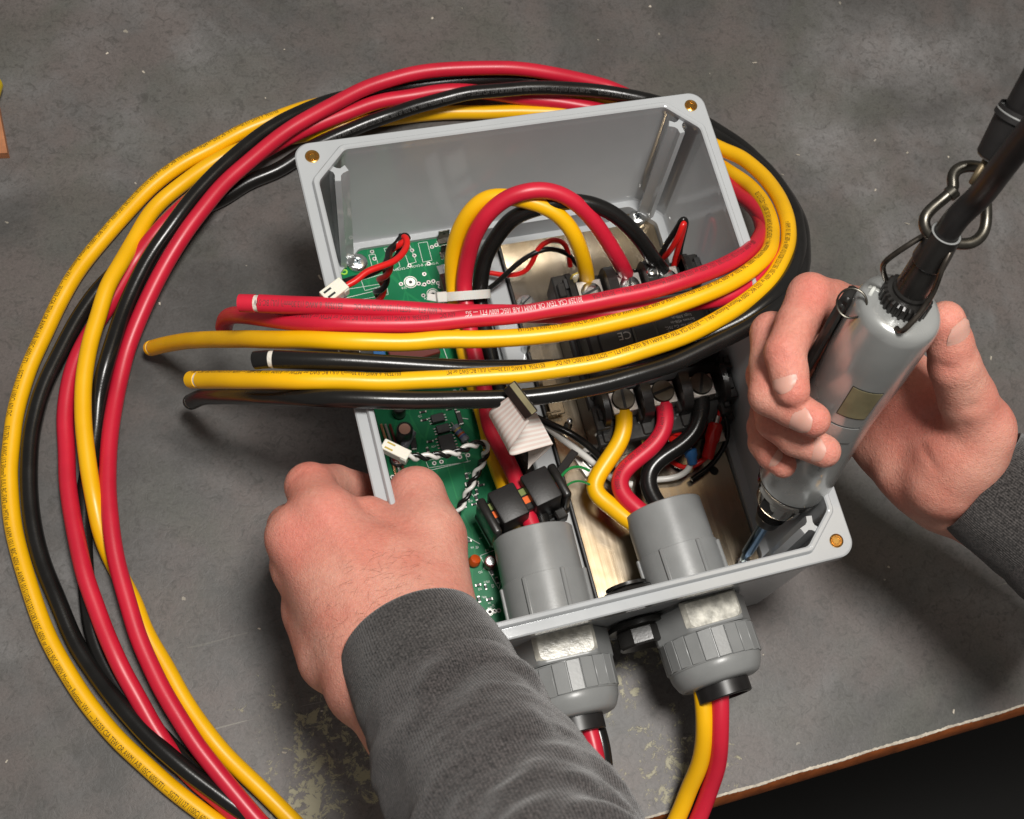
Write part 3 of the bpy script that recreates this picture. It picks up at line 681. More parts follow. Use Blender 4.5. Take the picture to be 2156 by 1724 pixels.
# dark red and grey parts seen between the loose cables
build('relay', box(B(870, 742, ZB+4), (26, 12, 8), 0.6, rotz(0.12)), 'relay', pcb)
build('trim_block', box(B(790, 745, ZB+3), (10, 8, 6), 0.5), 'bluelug', pcb); build('header', [box(B(770, 741, ZB+4.5), (7, 7, 7), 0.4)], 'chip', pcb)
build('connector', box(B(737, 741, ZB+4), (12, 6, 8), 0.5), 'nylon', pcb)
build('film_capacitor', box(B(942, 612, ZB+5), (5, 17, 10), 0.6, rotz(0.02)), 'relay', pcb)
build('pale_sticker', box(B(938, 572, ZB+0.1), (7.5, 9, 0.15), 0.0, rotz(0.1)), 'pvc', pcb)
for k, (x0, x1) in enumerate(((0, 1.4), (3, 4.2), (6.2, 7.2))):
    a = B(800+x0*3, 888); build('cable_lead', tube(spline([a+[0, -2, 1.5], a+[1, -18, 2.0], a+[1.5, -34, 1.0]], 2), 0.7, 8), ('copper', 'solder', 'relay')[k], pcb)
c = B(722, 574); sh = [tube(spline([c+[-2.6, 1, 0.3], c+[1, -1.6, 0.3], c+[2.5, 0.6, 0.3], c+[0.5, 1.6, 0.3], c+[-1.6, -0.6, 0.3]], 0.6), 0.5, 6)]
build('ink_mark', sh, 'lime', pcb)

# ================================================================ contactor
ct = thing('contactor', 'black three pole contactor with six clamp terminals on the metal plate', 'contactor', (55.5, 23, zp))
XT = (33.5, 55.5, 77.3)
build('base', [box((55.0, 19, 43), (77, 98, 22), 1.2), box((21.5, 24, 50), (5, 56, 10), 0.8)], 'blackp', ct)
build('housing', [box((55.5, 21, 62), (70, 38, 28), 1.5), box((55.5, 23, 55), (71, 54, 12), 1.2)], 'blackm', ct)
build('terminal_deck', [box((55.5, 54, 52), (66, 17, 13), 0.8), box((55.5, -9, 50), (66, 16, 13), 0.8)], 'blackp', ct)
cov = build('top_cover', [box((56.5, 20.0, 76.0), (61, 32, 2.4), 0.8)], 'blackm', ct)
fr = un(1358, 700, 77.5)
build('window_frame', [box((fr[0], fr[1], 77.5), (14, 13, 1.6), 0.3)], 'blackp', ct)
build('window', [box((fr[0], fr[1]+0.4, 78.0), (11, 10, 1.0), 0.2)], 'blackm', ct)
txt = []
def ctext(t, x, y, s_, z=77.35): txt.append(flat_text(t, s_, un(x, y, z), math.pi, z))
ctext('C\u20ac'.replace('\u20ac', 'E'), 1313, 707, 6.2)
for i, t in enumerate(('Lugs 50lb-in', 'Screws 45lb-in', 'Torque For Cu 75C,', 'Norm. refrig. comp')): ctext(t, 1435+i*1.5, 665+i*9.5, 2.3)
ctext('L3', 1310, 784, 3.4); ctext('L2', 1395, 766, 3.4); ctext('L1', 1480, 745, 3.4)
stuff(build('printed_text', txt, 'inkw', ct))
for k, x in enumerate(XT):
    for yy, sgn in ((54.0, 1), (-9.5, -1)):
        zt = 63.0; c = np.array([x, yy, zt])
        lg = build('terminal_lug', [box(c+[0, sgn*1.0, -4.5], (14.2, 12.5, 9.0), 0.5), box(c+[0, -sgn*6, -6], (11, 10, 3), 0.4)], 'lug', ct)
        a = (0.35, 1.35, -0.2)[k] if sgn > 0 else (1.5, 0.2, 1.2)[k]
        screw(ct, c+[0, 0, 0.0], 5.5 if sgn > 0 else 6.2, cross=False, name='terminal_screw', h=1.0 if sgn > 0 else 1.8, ang=a, m='steel' if sgn > 0 else 'clip')
        if sgn < 0: build('screw_ring', torus(c+[0, 0, 1.2], (0, 0, 1), 4.2, 0.35, 28, 8), 'steel', lg)
for x in (22.0, 44.5, 66.4, 88.5):
    for sgn, y0 in ((1, 57.0), (-1, -13.0)):
        w = 3.0 if x in (22.0, 88.5) else 5.4
        prof = [(-9, 48), (9, 48), (9, 63), (7.4, 68.5), (3.5, 71.5), (-3.5, 72.5), (-9, 72.5)]
        prof = [(p[0]*sgn, p[1]-48) for p in prof]
        if sgn < 0: prof = prof[::-1]
        build('barrier', prism([(p[0], p[1]) for p in prof], (x-w/2, y0, 48), (1, 0, 0), w, up=(0, 0, 1)), 'blackp', ct)
for x in XT[1:]:
    c = un(*((1292, 857) if x < 60 else (1378, 834)), 58); c = np.array([x-12.0, -17.5, 61]); pst = build('barrier_boss', [box(c+[0, 0, -4], (7, 8, 8), 0.8)], 'blackp', ct)
    build('boss_pin', cyl(c, (0, 0, 1), 1.5, 0.8, 16, 0.2), 'chip', pst)
c = un(1381, 571, 70); screw(ct, (66.4, 55.0, 72.2), 2.9, h=2.0, name='cover_screw')
# auxiliary blocks on both ends
for x, y in ((17.5, 56.5), (91.5, 56)):
    ab = build('coil_block', [box((x, y, 58), (9, 16, 20), 0.8), box((x-1, y-2, 69), (4, 8, 4), 0.4)], 'blackp', ct)
    build('coil_clip', [box((x+2.6, y+1.5, 69.4), (3.2, 6, 2), 0.3)], 'blackm', ab)
build('blade_tab', prism([(-2.6, 0), (2.6, 0), (2.6, 8), (1.6, 10.5), (-1.6, 10.5), (-2.6, 8)], (24.5, 60.5, 65), (0.3, -1, 0), 0.8, up=(0, 0, 1)), 'gold', ct)
for x, y, sx_, sy_, h in ((91.5, -14, 8, 14, 12), (92.5, -2, 6, 8, 16), (20.0, -16, 8, 14, 9), (88, -24, 6, 7, 8)):
    build('side_block', [box((x, y, 52+h/2), (sx_, sy_, h), 0.7), box((x+0.5, y+1, 53.2+h), (sx_*0.5, sy_*0.45, 2.6), 0.3)], 'blackp', ct)
for x in (27, 49, 71):
    build('lower_terminal', [box((x, -24, 48), (15, 9, 14), 0.8), box((x+4, -29, 43), (4, 4, 10), 0.4)], 'blackp', ct)
for x in (44, 63, 84):
    build('spade_tab', [box((x, -33, 47), (5.6, 11, 0.8), 0.1, None)], 'gold' if x < 50 else 'lug', ct)

# ================================================================ power cables
RC = 4.2
TEXT = 'E517536  6 AWG (13.30mm\u00b2) (UL) BC-5W2 or MTW or AWM 1011 80C 600V or AWM 1015/1028/1232/1283 105C 600V or 1032 90C 1000V Moisture Resistant VW-1 --- 301259 CSA TEW OR AWM I A/B 105C 600V FT1 --- SGT2 J1127 (100C) 60V DC        '
TEXT = TEXT*8
def path(pts):
    P = spline([un(*p) if len(p) == 3 else p[0] for p in pts], 2.0); q = RNG.uniform(0, 100)
    return P+np.array([0.45*np.array(nz3.noise_vector(Vector((q, i*2.0/26, 0)))) for i in range(len(P))])   # hand-laid, never quite true
def print_text(P, r, s0, s1, phi, size, start=0.0, squeeze=0.54):
    """lettering bent round a cable: phi is the angle from the top towards the left of travel"""
    seg = np.linalg.norm(np.diff(P, axis=0), axis=1); s = np.r_[0, np.cumsum(seg)]
    T = tangents(P); Zu = np.array([0, 0, 1.0]); N = np.array([nrm(Zu-t*(t @ Zu)) for t in T]); Bn = np.cross(N, T)
    per = size*0.62*squeeze; k0 = int(start); k1 = k0+int(1.4*(s1-s0)/per)+8
    v, f = glyphs(TEXT[k0:k1], size); x = v[:, 0]*squeeze+s0; y = v[:, 1]-size*0.35; keep = x < s1
    fk = [q for q in f if all(keep[i] for i in q)]
    ip = lambda Q, x: np.stack([np.interp(x, s, Q[:, j]) for j in range(3)], 1)
    a = phi+y/r; pos = ip(P, x)+(r+0.05)*(np.cos(a)[:, None]*ip(N, x)+np.sin(a)[:, None]*ip(Bn, x))
    return pos, fk
def cable(label, colour, P, text=None, slit=None, group='loose power cables coiled over the box', ink=None, r=RC):
    m = {'yellow': 'yellow', 'red': 'red', 'black': 'black'}[colour]
    t = thing('power_cable', label, 'cable', (P[:, 0].mean(), P[:, 1].mean(), P[:, 2].min()-r), group)
    ink = ink or {'yellow': 'ink', 'red': 'inkr', 'black': 'inkk'}[colour]
    if slit:                                  # insulation cut round near the free end
        s_ = np.r_[0, np.cumsum(np.linalg.norm(np.diff(P, axis=0), axis=1))]; e = s_[-1]
        sub = lambda u, v, st: np.stack([np.interp(np.linspace(u, v, max(4, int((v-u)/st))), s_, P[:, k]) for k in range(3)], 1)
        main = sub(0, e-slit-1.0, 2.0); end = sub(e-slit+1.0, e, 0.6); mid = sub(e-slit-2, e-slit+2, 0.6)
        build('insulation', tube(main, r, 20), m, t, 50)
        rr = np.full(len(end), r*0.985); build('loose_slug', tube(end, rr, 20), m, t, 50)
        build('inner_sheath', tube(mid, r*0.9, 16), 'core', t)
        T = nrm(P[-1]-P[-2]); build('conductor', lathe([(r*0.62, 0), (r*0.6, 0.25), (0.02, 0.3)], P[-1], T, 20, caps=False), 'copper', t)
    else: build('insulation', tube(P, r, 20), m, t, 50)
    sh = [print_text(q[5] if len(q) > 5 else P, r, *q[:5]) for q in (text or [])]
    if sh: stuff(build('printed_text', sh, ink, t))
    return t
def over(pts, z0=130.6): return pts
# ---- the six that make the coil; each list runs from the front left, round behind the box, to the free end
Y1 = path([(560, 1800, 4.3), (466, 1738.5, 4.3), (400, 1690.8, 4.3), (320.5, 1624, 4.3), (246, 1552.8, 4.3), (182.5, 1478.5, 4.3), (134.8, 1404, 4.3), (97.6, 1332.5, 4.3), (63.7, 1243.5, 4.3),
    (40, 1164, 4.3), (25, 1084, 4.3), (20, 1004.7, 4.3), (22.5, 941, 4.3), (34.5, 861.7, 4.3), (56, 790, 4.3), (87.6, 716, 4.3), (127, 633, 4.3), (170, 562, 4.3), (228, 490, 4.3), (311, 399.6, 4.3),
    (377.7, 349, 4.3), (446.7, 312, 4.3), (510, 277.5, 4.3), (568.7, 253.6, 4.3), (640, 228, 4.3), (722, 210, 4.3), (820, 196, 4.3), (950, 186, 4.3), (1100, 188, 4.3), (1250, 205, 6), (1380, 245, 14),
    (1470, 310, 28), (1520, 352, 45), (1543.6, 367.9, 55), (1573.5, 387.8, 66), (1600, 417.6, 80), (1620, 457.5, 96), (1625, 500.6, 112), (1613, 537, 124), (1578.4, 569.8, 130), (1525.4, 601.6, 131.5),
    (1445.8, 633.5, 131), (1339.6, 668, 130), (1233.5, 691.9, 130), (1127, 707.8, 130), (1021, 713, 130), (931, 714.5, 130), (866, 720.5, 130.2), (718.6, 717.8, 130.5), (586, 715, 115), (479.8, 713.9, 85),
    (400, 717.8, 52), (347, 725.8, 26), (317, 733.8, 11)])
Y2 = path([(690, 1800, 4.3), (625.7, 1738.5, 4.3), (546, 1659, 4.3), (466.5, 1579, 4.3), (392, 1478.5, 4.3), (343, 1393.6, 4.3), (300.6, 1319, 4.3), (278, 1262, 4.3), (248, 1205, 4.3), (224, 1155, 5),
    (209.6, 1110.9, 9), (196.4, 1047, 13), (187, 986, 13.2), (181, 941, 13.2), (175, 875, 13.2), (175, 821.9, 13.2), (180.4, 768.8, 13.2), (191, 715.7, 13.2), (209.6, 654.7, 13.2), (228, 601.6, 13.2), (254.7, 553.9, 11),
    (282, 506, 7), (324.6, 439.4, 4.3), (383, 389, 4.3), (441, 346.5, 4.3), (500, 318, 4.3), (570, 297, 4.3), (643, 283, 4.3), (749, 259, 4.3), (828, 248, 4.3), (900, 240, 4.3), (1000, 236.4, 4.3), (1120, 236, 4.3), (1230, 240, 6), (1350, 255, 18),
    (1450, 282, 36), (1520, 314.8, 50), (1560, 331, 58), (1603, 367.9, 70), (1636.6, 411, 84), (1656.5, 460.8, 100), (1656.5, 517, 114), (1630, 577, 127), (1593, 617.6, 131.5), (1525.4, 665, 133), (1445.8, 705, 133.5),
    (1339.6, 742, 133), (1233.5, 768.8, 132), (1127, 784.7, 131), (1021, 792.7, 130.5), (931, 798.6, 130.2), (794.6, 803, 130.4), (745, 801.4, 130.6), (612.4, 800, 127), (506, 798.8, 112), (421, 800, 92), (402, 800, 87)])
K1 = path([(600, 1770, 6), (519.5, 1714.6, 8), (453, 1666.9, 9), (381.5, 1613.8, 10), (312.6, 1550, 10), (254, 1483.8, 8), (201, 1414.8, 5), (161.3, 1353.8, 4.3), (119, 1256.8, 4.3), (91.6, 1190.5, 4.3), (73, 1124, 4.3), (62.4, 1057.8, 4.3),
    (59.7, 991.5, 4.3), (64, 930, 4.3), (71.6, 888, 4.3), (87.6, 829.9, 4.3), (111.5, 771.5, 4.3), (138, 718, 4.3), (170, 662.7, 4.3), (205, 612, 4.3), (243, 573, 4.3), (281, 537, 4.3), (325, 494, 4.3), (395, 452, 4.3), (473, 415.5, 4.3),
    (523.6, 383.6, 4.3), (590, 354.5, 5), (656, 312, 9), (749, 269.5, 13), (816.8, 243, 15), (868, 225.8, 18), (940, 206, 21), (1000, 194, 22), (1133, 185, 21.5), (1265.8, 192, 19), (1390, 218, 22), (1470, 252, 32), (1545, 298, 46),
    (1606.7, 351, 60), (1646.5, 401, 74), (1674.7, 450.8, 90), (1682, 503.9, 106), (1674, 555, 120), (1650, 600, 129), (1610, 640, 131), (1550, 680, 128), (1450, 720, 124.5), (1330, 752, 123), (1200, 771, 122.5), (1067.6, 776, 124),
    (931, 773.6, 127.5), (794.6, 764.5, 130), (700, 760.5, 130.6), (612.7, 757, 129), (560, 756.5, 127), (536, 759.5, 125)])
K2 = path([(640, 1800, 4.3), (520, 1722, 4.3), (420, 1632, 4.3), (345, 1555, 4.3), (280, 1487, 4.3), (240, 1430, 4.3), (209, 1372, 4.3), (194, 1319, 4.3), (185, 1255, 4.3), (179, 1190, 4.3), (177, 1137, 4.3), (178, 1084, 4.3), (180, 1030, 4.3), (190, 968, 4.3), (203, 901.5, 5),
    (208, 835, 8), (220, 776.8, 12), (238.8, 715.7, 13), (265, 641.5, 13), (292, 583, 14), (326, 524.7, 16), (370, 462, 19), (420, 400, 20), (483.8, 335.9, 20), (550, 284, 18), (616.5, 243, 16), (693, 214, 13), (788, 194, 10), (868, 181, 9), (1000, 167.5, 9), (1100, 168, 9), (1220, 185, 10),
    (1340, 210, 18), (1440, 245, 30), (1500, 283, 42), (1565, 325, 54), (1620, 372, 66), (1662, 425, 80), (1686, 480, 96), (1690, 540, 112), (1679, 590, 124), (1650, 635, 131), (1593, 676, 132.5), (1525.4, 713, 132), (1445.8, 752.9, 131.5),
    (1339.6, 790, 131), (1233.5, 816.6, 130.5), (1127, 835, 130), (1021, 840, 130), (865.9, 842.6, 130.2), (771.7, 841, 130.5), (665.5, 838.6, 127), (559.4, 834.6, 103), (479.8, 833, 70), (432, 835, 45), (400, 845.5, 24)])
R1 = path([(540, 1760, 5), (470, 1692, 5), (413, 1645, 5), (373.6, 1600.5, 6), (328.5, 1536.9, 8), (288.7, 1467.9, 10), (251.5, 1398.9, 13), (222.3, 1332.5, 13), (199, 1270, 13), (177.8, 1203.8, 13), (161.9, 1137.4, 12), (148.6, 1071, 10), (142, 1004.7, 8), (140.6, 938, 5), (138, 875, 4.3),
    (149, 800, 4.3), (172, 735, 4.3), (202, 683, 4.3), (235, 632, 4.3), (263, 587, 4.3), (287, 545, 5), (330, 489, 10), (390, 430, 12.6), (450, 385, 12.8), (530, 333, 12.8), (590, 300, 12.8), (637.7, 274.8, 12.8), (722.6, 240.4, 12.8), (802, 213.8, 12.8), (868, 202, 12.8), (947, 191.5, 12.5), (1030, 196, 12), (1106.6, 207, 10), (1186, 217, 9),
    (1280, 235, 10), (1390, 270, 22), (1480, 330, 40), (1545, 400, 58), (1588, 440, 76), (1604, 475, 94), (1596, 505, 112), (1563.6, 537, 128), (1525.4, 557, 132), (1445.8, 588.4, 134.5), (1339.6, 617.6, 134.5), (1233.5, 638.8, 134), (1127, 656, 133),
    (1067.6, 665, 132), (1021, 669, 131.5), (931, 677, 131), (866, 682, 130.6), (798, 683, 130.6), (692, 680.7, 129), (612.7, 675.8, 121), (555, 669, 108), (515, 664, 95), (490, 664, 82), (476, 672, 70), (472, 690, 60)])
R2 = path([(620, 1800, 8), (554, 1738.5, 9), (511.6, 1690.8, 10), (461, 1629.7, 11), (408, 1558, 12), (360.3, 1483.8, 12.6), (320.5, 1409.5, 12.8), (288.7, 1332.5, 13), (265.4, 1256.8, 13.2), (248, 1190.5, 13.2), (236, 1124, 13), (229.5, 1057.8, 12), (228, 991.5, 10), (231, 930, 8), (236, 888, 7), (246.8, 821.9, 6),
    (262.7, 755.6, 7), (284, 694.5, 9), (310.5, 630.8, 12), (342, 567, 15), (376, 511, 18), (409.5, 462, 20), (470.5, 388, 21), (536.9, 328, 21), (616.5, 269.5, 21), (696, 223, 21), (775.7, 184, 21), (868, 155, 21), (974, 143.6, 21), (1080, 144, 20), (1159.7, 154, 17), (1239, 170.8, 12), (1292, 187, 9),
    (1380, 235, 14), (1460, 310, 30), (1530, 390, 54), (1590, 440, 82), (1622, 490, 106), (1618, 545, 121), (1582, 597, 122), (1533.7, 624, 123), (1440, 640, 122), (1330, 655, 122), (1200, 665, 122.5), (1090, 661, 123), (1000, 660, 125), (885.6, 655.6, 129),
    (771.7, 648.9, 131), (665.5, 643.5, 131), (559.4, 639.6, 127), (506, 638.5, 124)])
def alen(P): return np.linalg.norm(np.diff(P, axis=0), axis=1).sum()
def at_len(P, q):
    """arc length along P of the point nearest to the photograph's (x, y)"""
    w = (P-CAM) @ _M; px = CXP+F*w[:, 0]/-w[:, 2]; py = CYP-F*w[:, 1]/-w[:, 2]
    s = np.r_[0, np.cumsum(np.linalg.norm(np.diff(P, axis=0), axis=1))]; ok = np.arange(len(P)) > 0
    return s[int(np.argmin((px-q[0])**2+(py-q[1])**2))]
def seg(P, q0, q1, phi, start=0, size=4.0):
    a, b = sorted((at_len(P, q0), at_len(P, q1))); return (a, b, phi, size, start, P)
ep = np.array([P[-1] for P in (Y1, Y2)])
cable('yellow cable outermost on the left of the coil, its long free end drooping', 'yellow', Y1,
      [seg(Y1[::-1], (590, 250), (466, 1738), -0.45, 0, 4.2), seg(Y1[::-1], (1085, 710), (1600, 418), 0.62, 0)], slit=3.2)
cable('yellow cable whose slit end pokes left above the lowest black one', 'yellow', Y2,
      [seg(Y2, (1656, 480), (935, 799), -0.40, 46), seg(Y2, (845, 802), (410, 800), -0.62, 0)], slit=7)
cable('black cable of the coil ending in a slit tip between the two yellow free ends', 'black', K1, [seg(K1, (690, 290), (1400, 220), -0.7, 60)], slit=8, ink='inkk')
cable('black cable lowest of those crossing the box, its free end bending down to the bench', 'black', K2, [seg(K2, (760, 196), (1080, 167), 0.8, 60)], slit=3, ink='inkw')
cable('red cable crossing just above the yellow ones, its end curling down dark', 'red', R1, [seg(R1, (1580, 520), (1245, 636), -0.25, 60), seg(R1, (960, 674), (560, 668), -0.30, 213)], ink='inkr')
cable('topmost red cable behind the box, slit tip above left rim', 'red', R2, [seg(R2, (930, 656), (540, 640), 0.35, 180)], slit=8)
_rc = [o_ for o_ in bpy.data.objects if o_.get('label', '').startswith('red cable crossing just')][0]
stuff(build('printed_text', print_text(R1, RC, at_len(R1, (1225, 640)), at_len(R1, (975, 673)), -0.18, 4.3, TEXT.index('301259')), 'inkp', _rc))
# lettering painted pale as a glint where the light catches the crossing red cable
# ---- cables wired through the glands
AY = path([(1236, 590, 59), (1231.8, 561.4, 71), (1218.6, 521.6, 84), (1200, 481.8, 93), (1168, 447.3, 99), (1115, 424.8, 102), (1065, 414, 103), (1028, 416, 101), (993.8, 442, 95), (967.3, 481.8, 85), (954, 535, 72), (955, 601, 57), (962, 660, 50), (978, 740, 47), (1000, 820, 45), (1022, 890, 44),
           (1035.4, 955, 44), (1056, 1010, 46), (1090, 1100, 52)]+[((np.array([-35.5, y, 54]),)) for y in (-90, -125, -160, -180)]+[((np.array([-44, -230, 45]),)), ((np.array([-66, -330, 20]),))])
AR = path([(1319, 582, 59), (1315, 570, 66), (1295.5, 534.9, 79), (1274, 500.4, 88), (1247.7, 463, 97), (1216, 431.4, 104), (1181, 410, 108), (1141.6, 399.6, 110), (1107, 403, 110), (1070.7, 415.5, 107), (1028, 450, 100), (999, 495, 89), (983, 548, 75), (976, 601, 64), (981, 640, 60), (999.3, 751, 56),
           (1019.5, 818.4, 55), (1030, 898, 55), (1053.6, 943.5, 56), (1083, 1000, 58), (1115, 1096, 60)]+[((np.array([-28.5, y, 60]),)) for y in (-90, -125, -160, -180)]+[((np.array([-32, -205, 54]),)), ((np.array([-40, -250, 40]),)), ((np.array([-55, -330, 20]),))])
AK = path([(1396, 574, 59), (1389, 562, 65), (1375, 545.5, 75), (1351, 508, 86), (1322, 473.9, 94), (1287.5, 447.3, 99), (1247.7, 431.4, 102), (1208, 424.8, 103), (1175, 426, 102), (1141.6, 434, 100), (1110, 444, 96), (1076, 462, 90), (1042, 503, 79), (1019, 548, 68), (1010.5, 604, 58), (1012, 650, 54), (1033.5, 751, 52),
           (1050, 818, 51), (1075, 900, 51), (1099, 966, 51), (1112, 1000, 52), (1142, 1102.7, 55)]+[((np.array([-23.5, y, 53]),)) for y in (-90, -125, -160, -180)]+[((np.array([-32, -230, 40]),)), ((np.array([-48, -330, 18]),))])
g2 = 'cables wired through the grey glands'
cable('yellow cable arching inside the box to the left upper terminal', 'yellow', AY, group=g2)
cable('red cable arching highest inside the box to the middle upper terminal', 'red', AR, group=g2)
cable('black cable arching inside the box to the right upper terminal', 'black', AK, group=g2)
LY = path([(1311, 850, 58), (1312, 866, 59), (1314, 893.5, 60), (1307.5, 925, 59), (1284.7, 961.7, 56), (1259, 1000, 54), (1248, 1025, 53), (1257.4, 1043.6, 53), (1278, 1059, 53), (1303, 1080, 54)]+[((np.array([33.5, y, 55.5]),)) for y in (-92, -125, -155)]+
          [(1483, 1530, 48), (1474, 1605, 33), (1449, 1664, 20), (1424, 1724, 11), (1385, 1800, 6)])
LR = path([(1395, 838, 58), (1396, 850, 59), (1400.7, 875, 60), (1398.4, 902.6, 60), (1378, 934.4, 59), (1341.6, 964, 58), (1314, 989, 57), (1302, 1018.6, 57), (1312, 1043.6, 57), (1336, 1066, 58), (1368, 1092, 59)]+[((np.array([42.5, y, 58.5]),)) for y in (-95, -125, -155)]+
          [(1516, 1530, 50), (1511, 1605, 35), (1492, 1664, 22), (1470, 1724, 13), (1432, 1800, 8)])
LK = path([(1473, 822, 58), (1475.7, 836.6, 58), (1473.5, 875, 59), (1464, 907, 58), (1437, 934, 56), (1393.9, 961.7, 54), (1368, 989, 52), (1363, 1018, 51), (1375, 1048, 51), (1400, 1085, 52)]+[((np.array([41, y, 51]),)) for y in (-95, -125, -155)]+
          [(1503, 1545, 38), (1494, 1610, 24), (1470, 1668, 10), (1446, 1728, 4.5), (1405, 1805, 2)])
cable('yellow cable bending from the left lower terminal into the right gland', 'yellow', LY, group=g2, r=4.6)
cable('red cable bending from the middle lower terminal into the right gland', 'red', LR, [(6, 62, -0.5, 3.6, 60)], group=g2, r=4.6)
cable('black cable bending from the right lower terminal into the right gland', 'black', LK, group=g2, r=4.6)
# milky cable tie round the arch feet
c = un(982, 622, 62)
ty = thing('cable_tie', 'milky nylon cable tie round the feet of the three arching cables', 'cable tie', c-[0, 0, 4])
xd = nrm(un(1022, 618, 61)-un(940, 632, 61)); ax = nrm(AR[np.argmin(np.linalg.norm(AR-c, axis=1))+3]-AR[np.argmin(np.linalg.norm(AR-c, axis=1))-3]); yd = nrm(np.cross(ax, xd)); xd = np.cross(yd, ax)
a = np.linspace(0, 2*math.pi, 49)[:-1]; V = []; Fc = []
for h, q in ((-2.3, 0), (2.3, 0), (2.3, 1.1), (-2.3, 1.1)):
    V.append(c+ax*h+np.outer((11.6+q)*np.sign(np.cos(a))*abs(np.cos(a))**0.8, xd)+np.outer((6.0+q)*np.sign(np.sin(a))*abs(np.sin(a))**0.9, yd))
for k in range(4):
    for i in range(48): Fc.append((k*48+i, k*48+(i+1) % 48, ((k+1) % 4)*48+(i+1) % 48, ((k+1) % 4)*48+i))
band = build('band', (np.concatenate(V), Fc), 'tie', ty)
V = [box(c+np.cos(t)*12.4*xd+np.sin(t)*7.0*yd, (0.5, 4.0, 0.5), 0, np.c_[xd, ax, yd]) for t in np.linspace(0.1, 3.0, 30)]
stuff(build('serrations', V, 'tie', ty))
build('head', box(c-xd*13.5+yd*3.5, (5.5, 5.5, 4.5), 0.5, np.c_[xd, ax, yd]), 'tie', ty)
build('tail', box(c-xd*17.5+yd*2.0, (7, 3.6, 1.0), 0.2, np.c_[xd, ax, yd] @ rotz(0.25)), 'tie', ty)

# ================================================================ current clamp round the left bundle
c = un(1106, 1062, 58); Rm = rotz(math.radians(13)) @ np.array(Matrix.Rotation(math.radians(-6), 3, 'X'))
fc = thing('ferrite_clamp', 'black split clamp with green and orange stripes round the left cable bundle', 'clamp', c-[0, 0, 15])
def L(p): return c+Rm @ np.asarray(p, float)
build('core', [box(L((-1.5, 0, 0)), (40, 13, 17), 0.8, Rm)], 'blackp', fc)
for m, y, h in (('sgreen', 3.6, 3.6), ('sorange', -1.0, 3.8)):
    build('stripe', box(L((-1.5, y, 8.7)), (38, h, 0.6), 0.15, Rm), m, fc)
build('left_case', box(L((-10.2, 0, 3.5)), (14.6, 18.5, 21), 1.2, Rm, 2), 'blackm', fc)
build('right_case', box(L((8.4, 0.8, 3.5)), (14.6, 18.5, 21), 1.2, Rm, 2), 'blackm', fc)
build('end_cap', [box(L((-21.2, -1, 0)), (4.6, 21, 23), 1.8, Rm, 3)], 'blackp', fc)
build('end_cap', [box(L((18.9, 0.5, 0)), (4.6, 20, 23), 1.8, Rm, 3)], 'blackp', fc)
build('spine', [box(L((-1, 0, -10)), (46, 20, 6), 1.5, Rm)], 'blackp', fc)
build('hinge', [box(L((-12, -13, -5)), (18, 6, 8), 1.0, Rm), box(L((14, -12, -4)), (6, 6, 7), 0.8, Rm), cyl(L((-22, -13, -6)), (1, 0, 0), 3, 12, 16)], 'blackp', fc)
build('tie_tail', [box(L((29, 10.5, 1)), (17, 4.4, 1.6), 0.4, Rm @ rotz(0.5))], 'blackp', fc)
gp = [L((22, 4, 4)), L((27, 5.5, 6)), L((33, 5, 4)), L((38, 2, 0))]
tag(build('green_wire', [tube(spline(gp, 1), 0.75, 8), tube(spline([p+[-1, -7, -2] for p in gp], 1), 0.55, 8)], 'green'), 'thin green wire loops beside the black striped clamp', 'wire')

# ================================================================ ribbon cable
def rz5(x, y): return 735.2+.22743*x, 784.3+.22743*y
rb = thing('ribbon_cable', 'grey pink striped ribbon cable folded over the left cable bundle', 'ribbon cable', un(1090, 900, 60))
A0, A1 = un(*rz5(1290, 375), 122), un(*rz5(1480, 725), 116); Wd = A1-A0; L0 = np.linalg.norm(Wd)
def strip(ca, cb, name):
    n_ = len(ca); V = []; uv = []
    for i in range(n_):
        for j in range(15):
            t = j/14; V.append(ca[i]*(1-t)+cb[i]*t); uv.append((i/n_, t))
    Fc = [(i*15+j, i*15+j+1, (i+1)*15+j+1, (i+1)*15+j) for i in range(n_-1) for j in range(14)]
    V = np.array(V); N = V.shape[0]; V = np.vstack([V, V-[0, 0, 0.7]]); Fc = Fc+[tuple(N+k for k in q[::-1]) for q in Fc]
    e = [(i*15, (i+1)*15) for i in range(n_-1)]+[((i+1)*15+14, i*15+14) for i in range(n_-1)]
    Fc += [(a, b, b+N, a+N) for a, b in e]
    return build(name, (V, Fc), 'ribbon', rb, 60, uv=np.array(uv+uv))
ea0, ea1 = un(*rz5(1470, 225), 138), un(*rz5(1665, 450), 134)
eb0, eb1 = un(*rz5(1735, 375), 100), un(*rz5(1885, 660), 98)
out0 = nrm(A0-ea0); out1 = nrm(A1-ea1)
ca = spline([ea0, ea0*.5+A0*.5+[0, 0, 1.5], A0*.86+ea0*.14+[0, 0, 3], A0, A0*.9+eb0*.1-[0, 0, 7], A0*.5+eb0*.5-[0, 0, 4], eb0], 1.0)
cb = spline([ea1, ea1*.5+A1*.5+[0, 0, 1.5], A1*.86+ea1*.14+[0, 0, 3], A1, A1*.9+eb1*.1-[0, 0, 7], A1*.5+eb1*.5-[0, 0, 4], eb1], 1.0)
m_ = min(len(ca), len(cb)); rs = lambda P: np.stack([np.interp(np.linspace(0, 1, 46), np.linspace(0, 1, len(P)), P[:, k]) for k in range(3)], 1)
strip(rs(ca), rs(cb), 'ribbon')
q0, q1 = un(*rz5(1640, 740), 84), un(*rz5(1690, 850), 78)
ca = spline([eb0, eb0*.4+q0*.6-[0, 0, 6], q0-[0, 6, 8]], 1); cb = spline([eb1, eb1*.7+q1*.3-[0, 0, 1.5], q1], 1)
strip(rs(ca), rs(cb), 'ribbon_fold')
